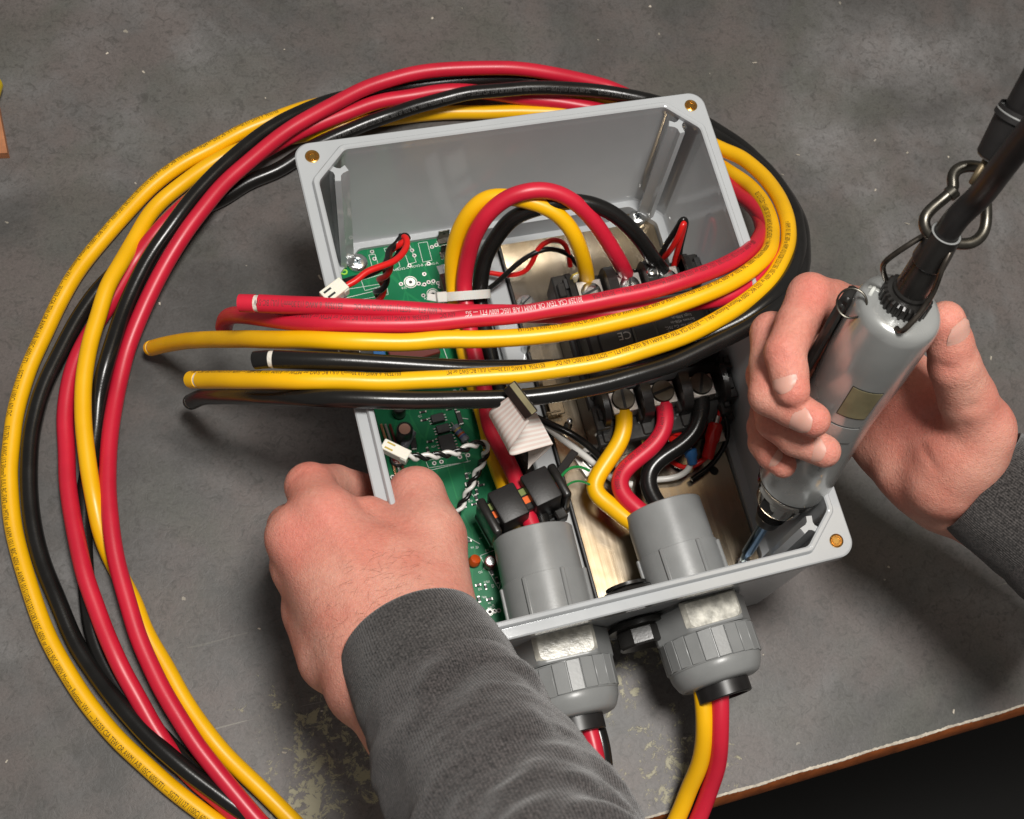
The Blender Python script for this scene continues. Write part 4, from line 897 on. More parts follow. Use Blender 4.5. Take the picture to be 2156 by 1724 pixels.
h0, h1 = un(*rz5(1475, 115), 141), un(*rz5(1690, 395), 137); hd = nrm(h1-h0); hx, hy, _ = frame(hd); hc = (h0+h1)/2
Rh = np.c_[hd, np.cross(nrm([0.3, 0.2, 1.0]-hd*(hd @ np.array([0.3, 0.2, 1.0]))), hd), nrm([0.3, 0.2, 1.0]-hd*(hd @ np.array([0.3, 0.2, 1.0])))]
sk = build('socket', box(hc, (np.linalg.norm(h1-h0), 4.6, 6), 0.4, Rh), 'blackp', rb)
for k in range(6):
    build('socket_slot', box(hc+Rh @ np.array([(k-2.5)*2.8, 2.2, 1.6]), (1.3, 0.6, 2.0), 0.05, Rh), 'lug', sk)
build('socket_label', box(hc+Rh @ np.array([0, -0.6, 3.05]), (np.linalg.norm(h1-h0)*0.96, 3.3, 0.3), 0.05, Rh), 'plate', sk)

# ================================================================ small wires and connectors
def twist(P, off, pitch, ph):
    X, Y, T = rmf(P); s = np.r_[0, np.cumsum(np.linalg.norm(np.diff(P, axis=0), axis=1))]; a = 2*math.pi*s/pitch+ph
    return P+off*(np.cos(a)[:, None]*X+np.sin(a)[:, None]*Y)
def plug(t, corners, z, h, nslot=2):
    """white two way housing: corners = front left, front right, back right, back left in the photograph"""
    p = [un(*q, z) for q in corners]; o = (p[0]+p[2])/2; x = nrm(p[1]-p[0]); w = np.linalg.norm(p[1]-p[0]); y = nrm(np.cross([0, 0, 1], x)); l = abs((p[3]-p[0]) @ y)
    if (p[3]-p[0]) @ y < 0: y = -y
    Rm = np.c_[x, y, np.cross(x, y)]; up = Rm[:, 2]*(1 if Rm[2, 2] > 0 else -1)
    hs = build('plug_housing', [box(o-up*h/2, (w, l, h), 0.35, Rm), box(o-up*(h*0.55)+y*l*0.36, (w*1.12, l*0.24, h*0.8), 0.3, Rm)], 'nylon', t)
    for s_ in (-1, 1): build('plug_slot', box(o+x*s_*w*0.21-y*l*0.22+up*0.02, (w*0.14, l*0.34, 0.3), 0, Rm), 'hole', hs)
    return o, x, y, w, l
h1_ = thing('wire_harness', 'red and black twisted pair with an ivory plug resting on the box upper left rim', 'wire', un(760, 600, 100))
o, x, y, w, l = plug(h1_, [(669, 611), (691, 633), (737, 607), (722, 589)], 134, 6.5)
PC = spline([un(850, 500, 118), un(838, 520, 114), un(818, 552, 106), un(808, 580, 92), un(803, 605, 80), un(792, 632, 66), un(790, 660, 52)], 1)
red = np.vstack([spline([un(730, 601, 131), un(750, 590, 131), un(770, 573, 131), un(795, 563, 130), un(825, 552, 128), un(846, 535, 124), un(857, 512, 120), un(853, 497, 119), un(846, 500, 117)], 1)])
blk = np.vstack([spline([un(724, 594, 131), un(745, 587, 129), un(775, 578, 127), un(800, 566, 126), un(815, 548, 122), un(820, 525, 117), un(837, 512, 116), un(845, 497, 118), un(855, 494, 118), un(858, 502, 115)], 1)])
w1, w2 = twist(PC, 1.9, 26, 0.4), twist(PC, 1.9, 26, 0.4+math.pi)
build('wire', tube(red, 1.55, 12), 'redwire', h1_); build('wire', tube(blk, 1.55, 12), 'black', h1_)
build('wire', tube(w1, 1.55, 12), 'redwire', h1_); build('wire', tube(w2, 1.55, 12), 'black', h1_)
h2_ = thing('wire_harness', 'white and black twisted pair with an ivory plug above the left hand', 'wire', un(900, 950, 60))
pcn = [(797, 943), (814, 919), (869, 946), (852, 974)]
p = [un(*q, 96) for q in pcn]; o = sum(p)/4; x = nrm(p[2]-p[1]); y = nrm(np.cross([0, 0, 1], x)); w = np.linalg.norm(p[2]-p[1]); l = np.linalg.norm(p[1]-p[0]); Rm = np.c_[x, y, [0, 0, 1]]
hs = build('plug_housing', [box(o-[0, 0, 3.2], (w, l*0.8, 6.4), 0.35, Rm), box(o+x*w*0.38-[0, 0, 3.6], (w*0.24, l*0.9, 5.6), 0.3, Rm)], 'nylon', h2_)
for s_ in (-1, 1): build('plug_slot', box(o-x*w*0.22+y*s_*l*0.2+[0, 0, 0.02], (w*0.30, l*0.12, 0.3), 0, Rm), 'gold', hs)
PC = spline([un(858, 961, 94), un(885, 963, 90), un(917, 959, 86), un(958, 953, 81), un(1000, 935, 76), un(1018, 934, 72), un(1024, 946, 67), un(1018, 965, 61), un(1008, 986, 56), un(992, 1019, 52), un(975, 1057, 47), un(960, 1082, 44), un(950, 1105, 41)], 1)
for k, m in ((0, 'white'), (1, 'black')): build('wire', tube(twist(PC, 1.15, 12, 1.2+k*math.pi), 1.08, 12), m, h2_)
def wire(label, m, pts, r=1.3, name='wire', group=None):
    o = build(name, tube(spline([un(*p) for p in pts], 1.5), r, 12), m); return tag(o, label, 'wire', group)
wire('thin red wire curving behind the yellow arch on the metal plate', 'redwire', [(1000, 570, 42), (1035, 575, 42), (1075, 580, 44), (1105, 572, 48), (1122, 548, 56), (1135, 520, 64), (1160, 505, 68), (1185, 510, 64), (1195, 530, 56), (1200, 560, 46)], 1.4)
wire('thin black wire curving behind the yellow arch on the metal plate', 'black', [(1010, 618, 40), (1040, 600, 44), (1070, 572, 52), (1110, 540, 60), (1150, 524, 62), (1185, 530, 58), (1205, 545, 50), (1230, 575, 42)], 1.4)
wire('bright red wire looping up near the right upper terminal', 'redwire', [(1395, 545, 60), (1412, 525, 72), (1430, 492, 84), (1440, 465, 90), (1440, 475, 86), (1428, 520, 70), (1418, 560, 55), (1420, 600, 45)], 1.6)
wire('black wire looping up beside the bright red one near the right upper terminal', 'black', [(1385, 548, 58), (1402, 515, 70), (1425, 480, 82), (1438, 458, 90), (1444, 462, 88), (1438, 495, 76), (1430, 540, 62), (1440, 575, 56)], 1.6)
wire('white wire running from under the ribbon cable to the ground lug', 'white', [(1130, 880, 48), (1150, 897, 48), (1185, 925, 46), (1225, 955, 42), (1262, 985, 38), (1290, 1010, 37), (1330, 1020, 36)], 1.9)
wire('black wire running above the white one from under the ribbon cable', 'black', [(1130, 880, 50), (1165, 896, 52), (1205, 915, 52), (1240, 940, 48), (1265, 965, 44), (1290, 990, 40)], 1.9)
wire('short white wire crimped into the blue sleeve below the contactor', 'white', [(1455, 968, 44), (1452, 985, 42), (1435, 1000, 39), (1405, 1008, 37), (1375, 1010, 37)], 1.7)
wire('black wire curving down from the right end of the contactor', 'black', [(1515, 850, 56), (1530, 890, 52), (1530, 925, 46), (1512, 960, 40), (1490, 985, 37), (1455, 1010, 36)], 1.5)
wire('red wire dropping from the right end of the contactor', 'redwire', [(1518, 850, 56), (1514, 880, 54), (1505, 905, 50), (1495, 930, 46)], 1.5)
wire('thin red wire crossing the plate below the blue sleeve', 'redwire', [(1410, 968, 36), (1425, 980, 38), (1450, 985, 40), (1480, 968, 42), (1495, 955, 42)], 1.4)
def sleeve_lug(label, m, a, b, r):
    d = nrm(b-a); L_ = np.linalg.norm(b-a)
    t = thing('crimp_terminal', label, 'terminal', np.minimum(a, b)-[0, 0, r], None)
    build('sleeve', lathe([(r*0.75, 0), (r, 1), (r, L_*0.45), (r*1.25, L_*0.55), (r*1.25, L_*0.93), (r*0.9, L_)], a, d, 24), m, t)
    build('barrel', cyl(b, d, r*0.45, 4, 12), 'lug', t)
sleeve_lug('red crimp terminal right of the black cable below the contactor', 'redlug', un(1488, 966, 46), un(1507, 890, 54), 3.3)
sleeve_lug('red crimp terminal partly behind the lower red cable', 'redlug', un(1416, 930, 44), un(1424, 895, 50), 3.4)
sleeve_lug('blue crimp terminal between the lower red and black cables', 'bluelug', un(1437, 930, 42), un(1436, 892, 50), 2.8)
sleeve_lug('blue crimp terminal holding the short white wire', 'bluelug', un(1458, 978, 44), un(1452, 945, 48), 2.8)

# ================================================================ electric screwdriver
TA, TB = un(1563, 1178, 40), un(1905, 630, 240); ta = nrm(TB-TA); TL_ = np.linalg.norm(TB-TA)
tv = nrm(CAM-(TA+TB)/2); tf = nrm(tv-ta*(tv @ ta)); tr = np.cross(ta, tf)      # axis, towards the viewer, sideways
if (_M.T @ tr)[0] < 0: tr = -tr
def TP(h, f=0.0, s=0.0): return TA+ta*h+tf*f+tr*s
sd = thing('electric_screwdriver', 'grey inline electric screwdriver held over the right front corner of the box', 'screwdriver', TA-[0, 0, 2])
lt = lambda prof: lathe(prof, TA, ta, 64, up=tf)
build('bit', lathe([(0.8, -1.5), (1.6, 0), (2.0, 4), (2.0, 9), (3.0, 8), (3.0, 46)], TA, ta, 24, up=tf), 'bluechrome', sd, 30)
build('chuck', lt([(4, 39), (6.3, 39.6), (7.0, 43), (7.4, 54), (8.2, 56), (8.2, 63)]), 'blackp', sd)
build('knurling', [torus(TP(47+k*1.3), ta, 7.5, 0.5, 40, 6) for k in range(6)], 'blackp', sd)
build('nose_ring', lt([(8.4, 57), (11.5, 57.6), (12.6, 60), (13.4, 69), (15.0, 70), (15.9, 71.4), (15.9, 74.2), (15, 75.2), (16.2, 76.0), (16.2, 77.0), (14.5, 77.4)]), 'dchrome', sd, 30)
build('nose_window', [(lambda q: (q[0], q[1]))(box(TP(64.5, 12.0, -3.0), (8.0, 6.5, 1.8), 0.3, np.c_[tr, ta, tf]))], 'blackp', sd)
build('seal_ring', torus(TP(78.0), ta, 16.4, 1.0, 56, 8), 'blackp', sd)
build('body', lt([(14.5, 77), (17.6, 79), (18.3, 83), (17.9, 95), (17.2, 120), (17.0, 140), (17.8, 158), (18.5, 172), (18.7, 199), (18.2, 202.5), (16.9, 204.6), (14.5, 205.6), (11, 206.0)]), 'toolg', sd, 45)
def patch(a0, a1, h0, h1, dr, name, m, n=16, par=sd, prof=None):
    V = []
    for i in range(n+1):
        a = math.radians(a0+(a1-a0)*i/n)
        for h in (h0, h1):
            r = np.interp(h, (79, 83, 95, 120, 140, 158, 172, 199), (17.6, 18.3, 17.9, 17.2, 17.0, 17.8, 18.5, 18.7))+dr
            V.append(TA+ta*h+r*(math.cos(a)*tf+math.sin(a)*tr))
    V = np.array(V); V2 = V-0.7*np.array([nrm(v-TA-ta*((v-TA) @ ta)) for v in V]); k = len(V)
    Fc = [(2*i, 2*i+1, 2*i+3, 2*i+2) for i in range(n)]+[(2*i+1, k+2*i+1, k+2*i+3, 2*i+3) for i in range(n)]+[(k+2*i, 2*i, 2*i+2, k+2*i+2) for i in range(n)]
    Fc += [(0, k, k+1, 1), (2*n, 2*n+1, k+2*n+1, k+2*n)]
    return build(name, (np.vstack([V, V2]), Fc), m, par)
patch(2, 46, 150, 170, 0.12, 'label_recess', 'hole'); patch(3, 45, 150.6, 169.4, 0.28, 'label_plate', 'plate')
patch(-28, 48, 132.5, 143.5, 0.12, 'cover_seam', 'hole'); patch(-27.3, 47.3, 132.2, 142.9, 0.42, 'battery_cover', 'toolg')
for k in range(3): patch(4+k*11, 9+k*11, 112-k, 122-k, 0.35, 'grip_rib', 'toolg', 4)
Rt = np.c_[tr, ta, tf]
build('lever', [box(TP(152, 1, -20.8), (4.5, 86, 13), 1.4, Rt), box(TP(192, 1, -20.0), (5, 12, 11), 1.4, Rt)], 'blackp', sd)
tooth = lambda r, h, a: r*(1+0.045*np.sign(np.sin(a*24)))
build('collar', lathe([(8.5, 205), (10.2, 205.8), (10.2, 211.5), (9.4, 212.5), (7, 213)], TA, ta, 192, rfun=lambda r, h, a: r*(1+(0.05*np.sign(np.sin(a*26)) if 205.5 < h < 212 else 0)), up=tf), 'blackp', sd, 25)
build('strain_relief', lt([(7.6, 212), (7.6, 214), (6.9, 215), (6.6, 230), (7.2, 231), (6.8, 238), (6.2, 245), (6.2, 246)]), 'blackp', sd, 30)
build('relief_ring', torus(TP(245.6), ta, 5.6, 0.6, 40, 8), 'pvc', sd)
CP = spline([TP(236), TP(246), TP(256), un(2052, 425, 292), un(2110, 350, 318), un(2160, 287, 335), un(2270, 150, 372)], 3)
build('power_cord', tube(CP, 4.9, 18), 'rubber', sd)
# split ring on its lug
build('ring_lug', [box(TP(203.5, 1, -11.5), (8, 5, 3.2), 0.8, Rt @ rotz(0.1)), torus(TP(204.5, 3.0, -13), tr, 2.4, 0.9, 20, 8)], 'toolcap', sd)
rc = un(1793, 638, 236)
build('split_ring', [torus(rc, nrm(tf*0.9+ta*0.5), 6.0, 0.42, 40, 8), torus(rc+nrm(tf*0.9+ta*0.5)*0.8, nrm(tf*0.88+ta*0.5+tr*0.06), 6.0, 0.42, 40, 8)], 'clip', sd)
bl = [un(1864, 588, 245), un(1859, 572, 250), un(1858, 556, 254), un(1872, 543, 258), un(1905, 520, 265), un(1948, 494, 270), un(1985, 478, 274), un(2010, 490, 275), un(2004, 520, 274), un(1985, 560, 270), un(1962, 620, 258), un(1935, 660, 252), un(1908, 690, 247), un(1893, 700, 243), un(1886, 690, 242)]
build('hanging_bail', tube(spline(bl, 1), 1.15, 12), 'dwire', sd)
# the screw it drives
ps = thing('machine_screw', 'shiny screw under the blue screwdriver bit at the plate corner', 'screw', un(1563, 1190, zp))
c = un(1563, 1188, zp); screw(ps, (c[0], c[1], zp), 4.6, h=3.2, m='chrome')
# carabiner, hanging strap
cz = 288
cb_ = thing('carabiner', 'worn steel snap hook joining the screwdriver bail to the hanging strap', 'hook', un(2000, 440, cz-6))
hk = [q-[0, 0, 0] for q in [un(2060, 352, 286), un(2040, 349, 286), un(2012, 357, 284), un(2003, 375, 282), un(2008, 396, 281), un(1990, 415, 279), un(1960, 440, 277), un(1944, 462, 276), (un(1950, 488, 274)), un(1975, 505, 272), un(2005, 512, 270), un(2045, 512, 270), un(2070, 490, 271), un(2076, 455, 273), un(2074, 410, 277), un(2078, 375, 283), un(2070, 356, 286)]]
build('hook_body', tube(spline(hk, 1), 2.3, 14), 'clip', cb_)
a, b = un(2012, 398, 281), un(1995, 412, 279); build('gate_collar', cyl(a, b-a, 3.0, np.linalg.norm(b-a), 20, 0.5), 'clip', cb_)
st = thing('hanging_strap', 'black sleeved cord loop above the snap hook at the top right', 'strap', un(2070, 380, 292))
for k in (-1, 0, 1):
    build('loop_strand', tube(spline([un(2095+k*9, 325+k*3, 304), un(2080+k*11, 350+k*3, 302), un(2064+k*12, 378+k*4, 300), un(2058+k*12, 388+k*4, 297)], 1), 1.35, 10), 'thim', st)
a, b = un(2088, 335, 303), un(2140, 240, 318)
build('crimp_sleeve', lathe([(5.5, 0), (6.6, 1), (7.4, 20), (8.0, np.linalg.norm(b-a)-2), (7.4, np.linalg.norm(b-a))], a, b-a, 32), 'blackm', st)
build('sleeve_ring', torus(a+nrm(b-a)*0.5, b-a, 5.6, 0.6, 32, 8), 'pvc', st); build('sleeve_ring', torus(b, b-a, 7.2, 0.6, 32, 8), 'pvc', st)
build('cord', tube(spline([b, un(2200, 130, 336), un(2290, -30, 362)], 3), 5.6, 18), 'rubber', st)

# ================================================================ person: two hands and two sleeves
def smin(a, b, k):
    h = np.maximum(k-np.abs(a-b), 0)/k; return np.minimum(a, b)-h*h*h*k/6
def cone(P, a, b, ra, rb):
    ab = b-a; t = np.clip(((P-a) @ ab)/(ab @ ab), 0, 1); return np.linalg.norm(P-a-t[:, None]*ab, axis=1)-(ra+(rb-ra)*t)
def nets(groups, palm, h=1.35, creases=(), carve=None, kp=7.0):
    """smooth union of tapered limbs -> one closed skin (surface nets)"""
    allp = [q for g in groups+[palm] for q in g]
    lo = np.min([np.minimum(a-ra, b-rb) for a, b, ra, rb in allp], axis=0)-6; hi = np.max([np.maximum(a+ra, b+rb) for a, b, ra, rb in allp], axis=0)+6
    N = np.ceil((hi-lo)/h).astype(int)+1
    G = np.stack(np.meshgrid(*[lo[k]+h*np.arange(N[k]) for k in range(3)], indexing='ij'), -1).reshape(-1, 3)
    D = None
    for q in palm:
        d = cone(G, *q); D = d if D is None else smin(D, d, 13.0)
    Fd = None
    for g in groups:
        gd = None
        for q in g:
            d = cone(G, *q); gd = d if gd is None else smin(gd, d, 3.0)
        Fd = gd if Fd is None else smin(Fd, gd, 1.0)
    if Fd is not None: D = smin(D, Fd, kp)
    for a, b, r, dep in creases:
        D = D+dep*np.exp(-(cone(G, a, b, 0, 0)/r)**2)
    if carve is not None: D = np.maximum(D, carve(G))
    D = D.reshape(N); s = D < 0
    cs = [D[i:N[0]-1+i, j:N[1]-1+j, k:N[2]-1+k] for i in (0, 1) for j in (0, 1) for k in (0, 1)]
    C = np.stack(cs, -1); ins = (C < 0); act = ins.any(-1) & ~ins.all(-1)
    idx = -np.ones(act.shape, int); ai = np.argwhere(act); idx[act] = np.arange(len(ai)); Ca = C[act]
    corners = np.array([(i, j, k) for i in (0, 1) for j in (0, 1) for k in (0, 1)], float); acc = np.zeros((len(ai), 3)); cnt = np.zeros(len(ai))
    for p in range(8):
        for q in range(p+1, 8):
            if abs(corners[p]-corners[q]).sum() != 1: continue
            m = (Ca[:, p] < 0) != (Ca[:, q] < 0); t = Ca[m, p]/(Ca[m, p]-Ca[m, q]); acc[m] += corners[p]+t[:, None]*(corners[q]-corners[p]); cnt[m] += 1
    V = lo+h*(ai+acc/cnt[:, None]); Fc = []
    for ax in range(3):
        o1, o2 = [(1, 2), (2, 0), (0, 1)][ax]; sl0 = [slice(None)]*3; sl1 = [slice(None)]*3; sl0[ax] = slice(0, -1); sl1[ax] = slice(1, None)
        x = s[tuple(sl0)] != s[tuple(sl1)]; e = np.argwhere(x); e = e[(e[:, o1] > 0) & (e[:, o2] > 0) & (e[:, o1] < N[o1]-1) & (e[:, o2] < N[o2]-1)]
        inside = s[tuple(e.T)]; u = np.zeros(3, int); v = np.zeros(3, int); u[o1] = 1; v[o2] = 1
        q = [idx[tuple((e-a*u-b*v).T)] for a, b in ((0, 0), (1, 0), (1, 1), (0, 1))]
        Q = np.stack(q, 1); Q[~inside] = Q[~inside][:, ::-1]; Fc += Q[(Q >= 0).all(1)].tolist()
    # a little Laplacian smoothing takes the grid out of the skin
    E = np.array([(f[i], f[(i+1) % 4]) for f in Fc for i in range(4)]); deg = np.bincount(E[:, 0], minlength=len(V))+np.bincount(E[:, 1], minlength=len(V))
    for _ in range(3):
        A = np.zeros_like(V)
        for k in range(3): A[:, k] = np.bincount(E[:, 0], V[E[:, 1], k], len(V))+np.bincount(E[:, 1], V[E[:, 0], k], len(V))
        V = 0.5*V+0.5*A/np.maximum(deg, 1)[:, None]
    return V, Fc
def limb(*pts):
    """(x, y, z, r) joints -> tapered segments"""
    J = [(un(x, y, z), r) for x, y, z, r in pts]
    return [(a, b, ra, rb) for (a, ra), (b, rb) in zip(J[:-1], J[1:])]
def nail(parent, a, b, r, toward, t0=0.45, t1=1.12, half=50):
    d = nrm(b-a); L_ = np.linalg.norm(b-a); nv = nrm(toward-(a+b)/2); nv = nrm(nv-d*(nv @ d)); sv = np.cross(d, nv); V = []; nu, nv_ = 12, 10
    for i in range(nu+1):
        u = i/nu; h = (t0+(t1-t0)*u)*L_; wid = half*(0.80+0.2*math.sin(math.pi*min(1, u*1.1)))*(1.0 if u < 0.8 else 1-2.2*(u-0.8)**1.3); rr = (r+0.05)*(1.0 if u < 0.8 else 1-0.5*(u-0.8))-(0.35 if u < 0.08 else 0)
        for j in range(nv_+1):
            q = math.radians(wid*(2*j/nv_-1)); V.append(a+d*(h-1.2*(2*j/nv_-1)**2*(1 if u > 0.5 else -1))+rr*(math.cos(q)*nv+math.sin(q)*sv))
    V = np.array(V); Fc = [(i*(nv_+1)+j, i*(nv_+1)+j+1, (i+1)*(nv_+1)+j+1, (i+1)*(nv_+1)+j) for i in range(nu) for j in range(nv_)]
    return build('fingernail', (V, Fc), 'nail', parent, 60)
pn = thing('person', 'person in charcoal knit sleeves gripping box and screwdriver', 'person', un(1100, 1760, 0))
# left hand, back uppermost, fingers over the outside of the left wall
lf = dict(index=limb((682, 1088, 130, 13), (652, 1024, 117, 10.6), (704, 1020, 97, 9.2), (762, 1030, 84, 8)),
          middle=limb((628, 1128, 125, 13), (612, 1108, 97, 10.2), (640, 1082, 75, 9), (700, 1062, 66, 7.8)),
          ring=limb((634, 1194, 113, 12), (614, 1190, 85, 9.6), (642, 1164, 67, 8.6), (700, 1134, 60, 7.6)),
          little=limb((654, 1278, 101, 11), (636, 1292, 76, 8.6), (652, 1264, 61, 7.8), (700, 1234, 56, 7)),
          thumb=limb((900, 1135, 122, 16.0), (876, 1042, 113, 12.8), (842, 1062, 92, 10.5)))
lp = limb((842, 1372, 143, 17), (684, 1090, 129, 13.5))+limb((812, 1402, 143, 17), (630, 1132, 124, 13.5))+limb((788, 1422, 139, 16), (640, 1198, 112, 12.5))+limb((772, 1440, 133, 16), (660, 1280, 101, 12)) + \
     limb((880, 1255, 132, 17), (775, 1095, 120, 11))+limb((908, 1310, 138, 18.5), (900, 1135, 122, 16.5))+limb((862, 1305, 136, 20), (800, 1190, 130, 16))+limb((700, 1385, 118, 14), (664, 1305, 104, 11)) + \
     limb((900, 1320, 140, 19), (1010, 1520, 182, 24))+limb((800, 1440, 138, 18), (940, 1590, 178, 24))
rj = RNG
def ridge(p, q, r, dep): return (un(*p), un(*q), r, dep)
lc = [ridge((640, 1150, 141), (720, 1180, 145), 5, 1.0), ridge((648, 1225, 130), (720, 1245, 138), 5, 1.0), ridge((690, 1108, 146), (790, 1190, 150), 5, 0.7),
      ridge((632, 1128, 138), (616, 1120, 134), 4, -1.0), ridge((690, 1085, 144), (676, 1070, 142), 4.5, -1.0), ridge((640, 1195, 126), (625, 1190, 122), 4, -0.8),
      ridge((700, 1110, 145), (800, 1280, 162), 3.0, -0.7), ridge((650, 1150, 139), (770, 1310, 158), 3.0, -0.6), ridge((652, 1215, 127), (750, 1340, 152), 3.0, -0.5),
      ridge((622, 1098, 110), (600, 1150, 110), 2.2, 0.8), ridge((615, 992, 126), (665, 1010, 128), 1.4, 0.6), ridge((612, 1002, 126), (660, 1020, 128), 1.3, 0.5),
      ridge((852, 1000, 126), (905, 1008, 126), 1.5, 0.5), ridge((846, 1012, 127), (908, 1022, 127), 1.4, 0.5), ridge((690, 1036, 128), (760, 1040, 124), 2.2, 0.8), ridge((770, 1060, 132), (850, 1120, 140), 4.0, 0.8)]
lhand = build('hand', nets(list(lf.values()), lp, creases=lc), 'skin', pn, 180)
def flush(o, spots):
    me = o.data; co = np.zeros(len(me.vertices)*3, np.float32); me.vertices.foreach_get('co', co); co = co.reshape(-1, 3)/S+LOC[o]
    f = np.zeros(len(co))
    for x, y, z, rad, k in spots: f = np.maximum(f, k*np.exp(-(np.linalg.norm(co-un(x, y, z), axis=1)/rad)**2))
    at = me.attributes.new('flush', 'FLOAT', 'POINT'); at.data.foreach_set('value', f.astype(np.float32))
flush(lhand, [(690, 1085, 143, 13, .45), (622, 1125, 138, 12, .6), (630, 1195, 125, 10, .5), (650, 1278, 112, 9, .45), (640, 985, 125, 12, .35), (585, 1120, 105, 12, .35), (880, 1000, 125, 16, .3), (590, 1290, 85, 9, .3), (760, 1030, 80, 12, .4)])
# a few fine hairs on the back of the hand and wrist
from mathutils.bvhtree import BVHTree
def hairs(o, spots, n_, length, d0):
    me = o.data; bv = BVHTree.FromObject(o, bpy.context.evaluated_depsgraph_get()); sh = []
    for i in range(n_):
        x, y = spots[i % len(spots)]; p = un(x+RNG.normal(0, 48), y+RNG.normal(0, 45), 170); r_ = nrm(p-CAM)
        base = LOC[o]; hit = bv.ray_cast(Vector((CAM-base)*S), Vector(r_))
        if hit[0] is None: continue
        q = np.array(hit[0])/S+base; nn = np.array(hit[1]); dd = nrm(np.asarray(d0)+RNG.normal(0, 0.35, 3)); dd = nrm(dd-nn*(dd @ nn)); l = length*RNG.uniform(0.5, 1.1)
        sh.append(tube([q-nn*0.1, q+dd*l*0.35+nn*0.5, q+dd*l*0.7+nn*0.65, q+dd*l+nn*0.45], np.array([0.035, 0.032, 0.026, 0.01]), 3, False))
    return stuff(build('fine_hair', sh, 'hair', o))
hairs(lhand, [(860, 1190), (820, 1270), (760, 1320), (800, 1200), (700, 1360)], 150, 5.5, (-0.6, -0.25, 0))
# right hand round the screwdriver
def clear(q, r):
    """keep a joint outside the tool's handle"""
    w = q-TA; h = w @ ta; v = w-ta*h; d = np.linalg.norm(v); m = 18.2+r*0.88
    return q if d >= m or h > 206 else TA+ta*h+v/d*m
def rlimb(*pts):
    J = [(clear(un(x, y, z), r), r) for x, y, z, r in pts]
    out = []
    for (a, ra), (b, rb) in zip(J[:-1], J[1:]):
        m_ = clear((a+b)/2, (ra+rb)/2); out += [(a, m_, ra, (ra+rb)/2), (m_, b, (ra+rb)/2, rb)]
    return out
rf = dict(index=rlimb((1800, 655, 172, 11), (1704, 622, 196, 9.8), (1652, 742, 200, 8.8), (1668, 822, 198, 7.6)),
          middle=rlimb((1785, 720, 152, 11), (1624, 702, 174, 9.6), (1618, 832, 184, 8.8), (1712, 884, 192, 7.6)),
          ring=rlimb((1765, 790, 134, 10.5), (1612, 790, 152, 9.2), (1630, 886, 164, 8.4), (1736, 948, 174, 7.4)),
          little=rlimb((1750, 850, 116, 9.5), (1614, 870, 130, 8.0), (1630, 934, 142, 7.2), (1674, 960, 148, 6.4)),
          thumb=rlimb((2062, 905, 172, 14.5), (2008, 768, 206, 11.2), (1990, 676, 224, 8.6)))
W_ = (2035, 985, 136)
rp = rlimb((*W_, 18), (1800, 660, 170, 11))+rlimb((2025, 1005, 132, 18), (1785, 725, 150, 11))+rlimb((2010, 1025, 126, 18), (1765, 795, 132, 11))+rlimb((1990, 1040, 122, 17), (1752, 855, 114, 10.5)) + \
     rlimb((1985, 1010, 146, 19), (2062, 905, 172, 16))+rlimb((1905, 985, 130, 15), (1985, 1035, 128, 17))+rlimb((1940, 930, 138, 14), (2040, 940, 160, 17))+limb((2035, 985, 138, 20), (2190, 1100, 140, 23))+limb((2015, 1030, 128, 18), (2160, 1140, 130, 21))
rc_ = [ridge((1950, 985, 165), (2030, 900, 190), 3, 0.9), ridge((2040, 855, 200), (2085, 835, 196), 2, 0.7), ridge((1985, 780, 214), (2040, 760, 214), 1.6, 0.7), ridge((1980, 770, 214), (2040, 748, 216), 1.4, 0.6), ridge((1930, 1060, 140), (2010, 1085, 140), 2.5, 0.8),
       ridge((1626, 738, 207), (1680, 752, 207), 1.3, 0.7), ridge((1628, 750, 207), (1680, 764, 207), 1.2, 0.5), ridge((1690, 600, 204), (1722, 640, 206), 1.4, 0.6), ridge((1680, 612, 204), (1712, 652, 206), 1.3, 0.5),
       ridge((1596, 822, 190), (1640, 850, 192), 1.3, 0.6), ridge((1655, 846, 196), (1650, 888, 196), 1.3, 0.6), ridge((1660, 905, 176), (1655, 940, 176), 1.2, 0.6), ridge((2058, 870, 190), (2092, 858, 188), 1.6, 0.6), ridge((1900, 900, 160), (1975, 985, 165), 2.2, 0.9)]
rhand = build('hand', nets(list(rf.values()), rp, creases=rc_), 'skin', pn, 180)
flush(rhand, [(1704, 615, 205, 10, .5), (1650, 745, 208, 9, .45), (1615, 700, 180, 9, .4), (1668, 822, 203, 8, .45), (1720, 888, 198, 8, .5), (1742, 950, 180, 8, .5), (1990, 690, 230, 11, .4), (2005, 770, 215, 9, .35), (2080, 880, 185, 13, .35), (1940, 880, 160, 16, .5)])
def fin(g): return g[-2][0], g[-1][1], g[-1][3]
a, b, r = fin(rf['index']); nail(rhand, a, b, r+0.5, un(1600, 850, 215))
a, b, r = fin(rf['middle']); nail(rhand, a, b, r+0.4, un(1645, 955, 215))
a, b, r = fin(rf['ring']); nail(rhand, a, b, r+0.4, un(1690, 990, 205))
a, b, r = fin(rf['little']); nail(rhand, a, b, r+0.4, un(1635, 985, 170))
a, b, r = fin(rf['thumb']); nail(rhand, a, b, r+0.7, un(2080, 715, 238))
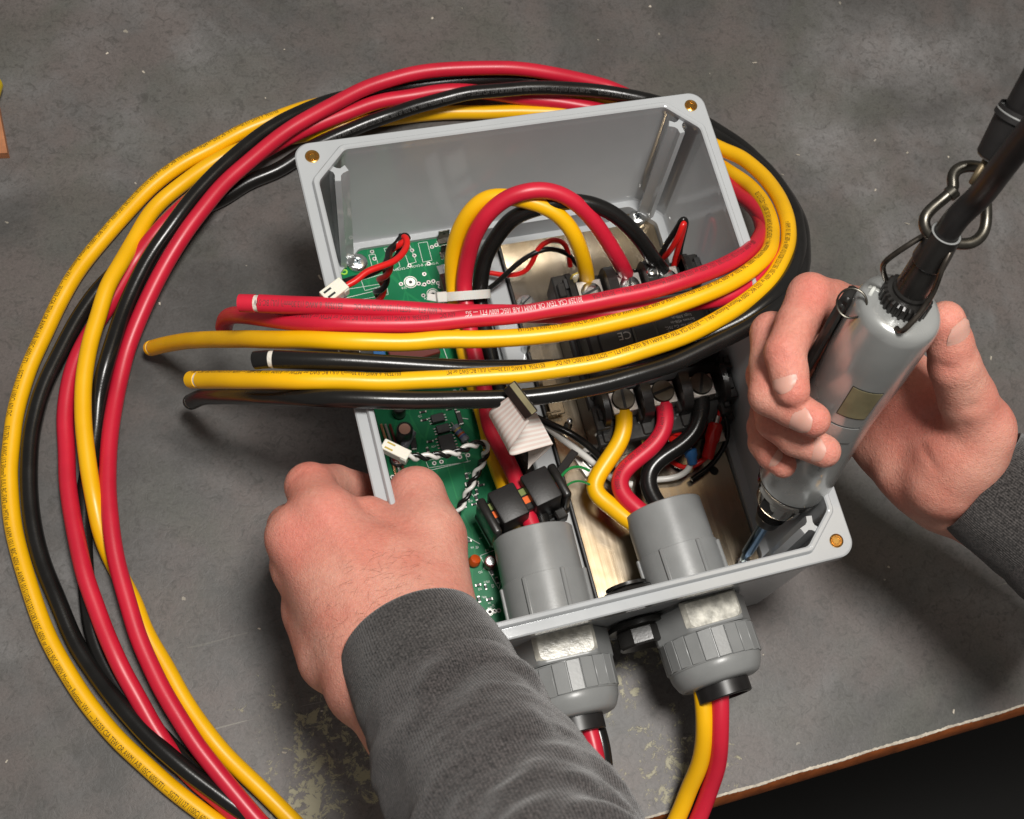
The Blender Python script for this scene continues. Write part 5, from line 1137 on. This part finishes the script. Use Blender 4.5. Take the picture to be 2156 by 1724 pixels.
# sleeves
def sleeve(name, P, rad, m, seedv, fold, flat=0.88, inner=True, ph=0.0):
    X, Y, T = rmf(P); n_ = 120; s = np.r_[0, np.cumsum(np.linalg.norm(np.diff(P, axis=0), axis=1))]; rg = np.random.default_rng(seedv); V = []; uv = []
    a = np.linspace(0, 2*math.pi, n_+1); ks = [(rg.integers(1, 4), rg.uniform(0.05, 0.16), rg.uniform(0, 6.28), rg.uniform(0.4, 1)) for _ in range(7)]
    rows = list(range(len(P)))
    for i in rows:
        r = np.full(n_+1, np.interp(s[i], *rad)); f = float(fold*np.clip((s[i]-2)/14, 0, 1))
        r = r+np.array([f*2.4*nz3.noise(Vector((1.5*math.cos(q)+seedv, 1.5*math.sin(q), s[i]/15.0+0.8*math.sin(q*2)))) + f*0.3*nz3.noise(Vector((4*math.cos(q), 4*math.sin(q)+seedv, s[i]/6.0))) for q in a[:-1]]+[0.0]) if fold else r; r[-1] = r[0]
        V.append(P[i]+np.outer(r*np.cos(a+ph), X[i])+np.outer(flat*r*np.sin(a+ph), Y[i])); uv += [(q/(2*math.pi), s[i]/200) for q in a]
    if inner:                        # hem turned in
        for dr, ds in ((-0.6, -0.4), (-2.2, 0.2), (-2.6, 10)):
            r = np.interp(0, *rad)+dr; V.insert(0, P[0]+T[0]*ds+np.outer(r*np.cos(a+ph), X[0])+np.outer(flat*r*np.sin(a+ph), Y[0])); uv = [(q/(2*math.pi), -0.01*(1+ds)) for q in a]+uv
    m_ = len(V); V = np.concatenate(V); k = n_+1
    return build(name, (V, [(i*k+j, i*k+j+1, (i+1)*k+j+1, (i+1)*k+j) for i in range(m_-1) for j in range(n_)]), m, pn, 180, uv=np.array(uv))
LP = spline([un(872, 1352, 147), un(905, 1415, 158), un(960, 1515, 178), un(1034, 1662, 208), un(1100, 1792, 236), un(1188, 1962, 275)], 1.5)
k = int(np.argmin(abs(np.r_[0, np.cumsum(np.linalg.norm(np.diff(LP, axis=0), axis=1))]-40)))
sleeve('cuff', LP[:k+6], ([0, 6, 30, 50], [30.5, 31.5, 33.0, 32]), 'rib', 3, 0.35)
sleeve('sleeve', LP[k:], ([0, 6, 20, 60, 140], [32.7, 33.5, 34.8, 36.5, 39]), 'knit', 5, 1.7, inner=False)
RP = spline([un(2070, 1012, 142), un(2150, 1072, 143), un(2260, 1152, 146), un(2400, 1256, 152)], 1.5)
sleeve('cuff', RP[:26], ([0, 6, 30, 50], [29.5, 30.5, 32, 31.5]), 'rib', 8, 0.3)
sleeve('sleeve', RP[22:], ([0, 5, 18, 60], [31.5, 33.3, 34.5, 36]), 'knit', 9, 1.4, inner=False)
